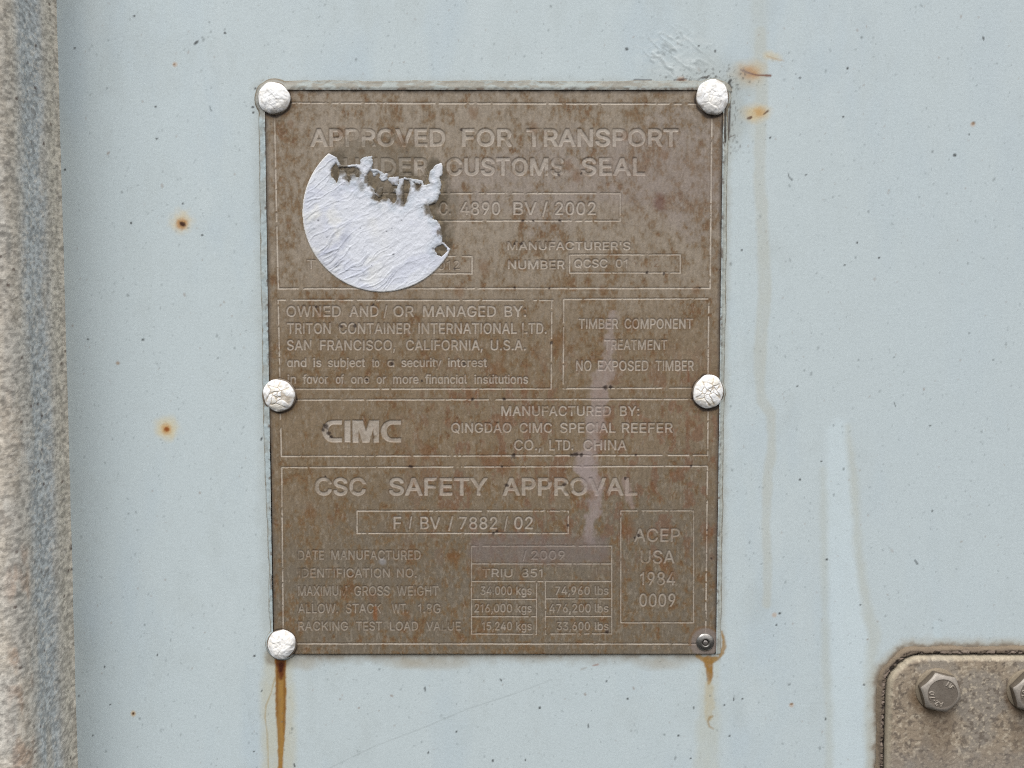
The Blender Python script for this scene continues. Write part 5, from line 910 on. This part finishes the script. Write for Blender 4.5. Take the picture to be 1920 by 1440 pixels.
for bu, bv in BOLT:
    rr = np.hypot(U - bu, V - bv)
    mix(Cg, lin((112, 86, 58)), 0.6 * sstep(58, 40, rr + 22 * (q2 - 0.5)) * sstep(20, -20, V - bv))
    mix(Cg, lin((104, 88, 72)), 0.45 * sstep(14, 0, np.abs(U - bu + 20 * (q2 - 0.5)) - 22) * (V < bv) * sstep(-190, -60, V - bv))
    for k in range(6):
        pass
root = thing('bracket_plate', 'thick dirty galvanised plate with a clipped corner bolted low on the wall', 'bracket', BU0 + 300, BV1 - 320, 0)
ki = inn > -1.3
cells = ki[:-1, :-1] & ki[1:, :-1] & ki[:-1, 1:] & ki[1:, 1:]
sheet('plate_body', Ug, Vg, Hg, Cg, M_bracket, root, (BU0 + 300, BV1 - 320, 0), cells)
# sealing strip
do = bd
lump = fbm(U, V, (9.0, 9.0), 1100, 3) - 0.5
cell = fbm(U + 3 * lump, V, (16.0, 7.0), 1110, 2)
crk = sstep(0.07, 0.0, np.abs(cell - 0.5)) + sstep(0.035, 0.0, np.abs(fbm(U, V, (7, 15), 1120, 2) - 0.5))
wid = 16.0 + 5 * (fbm(U, V, 40.0, 1130, 2) - 0.5)
Hg2 = 7.5 * sstep(wid + 1, wid - 6, do) + 3.0 * lump - 3.0 * np.clip(crk, 0, 1) * sstep(12, 6, do)
Hg2 = Hg2 * sstep(1.0, 4.6, do) + 0.3
Cg2 = np.empty(U.shape + (3,)); Cg2[...] = lin((108, 96, 83))
mix(Cg2, lin((136, 122, 103)), 0.6 * sstep(9, 15, do + 4 * lump))
mix(Cg2, lin((158, 142, 130)), 0.6 * sstep(0.5, 0.62, cell) * sstep(11, 8, do))
mix(Cg2, lin((48, 42, 40)), 0.9 * np.clip(crk, 0, 1) * sstep(13, 8, do))
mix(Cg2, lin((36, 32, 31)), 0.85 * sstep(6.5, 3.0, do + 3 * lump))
ki = (do > -0.4) & (do < wid + 1.2)
cells = ki[:-1, :-1] & ki[1:, :-1] & ki[:-1, 1:] & ki[1:, 1:]
gk = sheet('sealing_strip', Ug, Vg, Hg2, Cg2, M_rubber, cells=cells)
tag(gk, 'cracked dark brown sealing strip around the clipped corner of the bolted bracket plate', 'seal')

def hex_radius(t, rin):
    k = (t + math.pi / 6) % (math.pi / 3) - math.pi / 6
    return rin / np.cos(k)
RIN, RC, HB, HT = 34.3, 28.6, 4.0, 22.0       # across-flats half, chamfer circle, washer top, head top (above the bracket)
ROT = math.radians(46 + 30)
def hex_body():
    n = 144
    th = np.arange(n) * 2 * math.pi / n
    R = hex_radius(th - ROT, RIN)
    rings = [(R * 0.96, np.full(n, HB)), (R, np.full(n, HB + 1.2)), (R, HT - (R - RC) * 0.62 - 0.35), (R, HT - (R - RC) * 0.62 - 0.3), (R * 0.5 + RC * 0.5, HT - (R - RC) * 0.30 - 0.05), (np.full(n, RC), np.full(n, HT)), (np.full(n, RC - 0.8), np.full(n, HT - 0.05))]
    co = np.concatenate([np.stack([r * np.cos(th) * S, -h * S, r * np.sin(th) * S], -1) for r, h in rings])
    a_ = np.arange(n); b_ = (a_ + 1) % n
    f = np.concatenate([np.stack([k * n + a_, k * n + b_, (k + 1) * n + b_, (k + 1) * n + a_], -1) for k in range(len(rings) - 1)])
    cc = np.empty((len(co), 3)); cc[...] = lin((112, 103, 92))
    cc[3 * n:] = lin((154, 146, 136)); cc[6 * n:] = lin((118, 109, 99))  # chamfer paler and sides darker: reflections put into the colour
    return co, f, cc
def head_face(marks):
    ax = np.arange(-29.5, 29.51, 0.5)
    U, V = np.meshgrid(ax, ax)
    r = np.hypot(U, V)
    Lt = np.zeros(U.shape)
    for ch, deg in marks:
        a_ = math.radians(deg)
        for g in _by_glyph(ch):
            iw = max(p[:, 0].max() for p in g)
            P = []
            for q in g:
                x, y = (q[:, 0] - iw / 2) * 8.5, (q[:, 1] - 0.5) * 9.0
                # tops point outwards, read clockwise
                rx, ry = np.array([math.sin(a_), -math.cos(a_)]), np.array([math.cos(a_), math.sin(a_)])
                P.append(np.stack([20.5 * ry[0] + x * rx[0] + y * ry[0], 20.5 * ry[1] + x * rx[1] + y * ry[1]], -1))
            Lt = np.maximum(Lt, sstep(-0.6, 0.9, poly_sdf(P, U, V) + 0.35))
    H = HT - 0.25 - 0.5 * sstep(RC, RC - 3, r) + 1.5 * Lt + 0.2 * (fbm(U, V, 9, 1200, 3) - 0.5)
    Cc = np.empty(U.shape + (3,)); Cc[...] = lin((118, 109, 99))
    mix(Cc, lin((128, 120, 110)), 0.6 * sstep(0.4, 0.6, fbm(U, V, 14, 1210, 3)))
    mix(Cc, lin((168, 158, 144)), 0.6 * Lt)
    ins = r < RC - 0.1
    ci = ins[:-1, :-1] & ins[1:, :-1] & ins[:-1, 1:] & ins[1:, 1:]
    lt = Lt > 0.02
    cl = ci & (lt[:-1, :-1] | lt[1:, :-1] | lt[:-1, 1:] | lt[1:, 1:])
    return ax, H, Cc, ci & ~cl, cl
M_bolt = nodes_for('dull_bolt_steel', 0.5, 0.2, ((3.0, 0.12),(7.0,0.08)), ((2.5, 0.25),))
def make_bolt(loc, label, marks):
    b = thing('hex_bolt', label, 'bolt', loc[0], loc[1], BH, 'hex bolts in the bracket plate')
    co, f = lathe([(40.5, -0.8), (40.5, 2.6), (39.4, 3.8), (20.0, 4.0), (0.01, 4.0)], 72)
    cw = np.empty((len(co), 3)); cw[...] = lin((138, 126, 108))
    obj('washer', mesh_from('washer', co, f, cw), M_bracket, b)
    co, f, cc = hex_body()
    hd = obj('head', mesh_from('head', co, f, cc, smooth=False), M_bolt, b)
    ax, H, Cc, c0, c1 = head_face(marks)
    sheet('head_face', ax, ax, H, Cc, M_bolt, hd, (0, 0, 0), c0)
    sheet('grade_mark', ax, ax, H, Cc, M_bolt, hd, (0, 0, 0), c1)
    return b
make_bolt(BOLT[0], 'hex bolt nearest the clipped corner of the bracket plate, steel grade stamped on its head', [('A', 262), ('2', 240), ('-', 222), ('7', 201), ('0', 176), ('N', 58), ('F', 36)])
make_bolt(BOLT[1], 'hex bolt farther along the bracket plate, its head cut off by the picture edge', [('A', 250), ('2', 228), ('-', 210), ('7', 189), ('0', 166), ('N', 46), ('F', 24)])
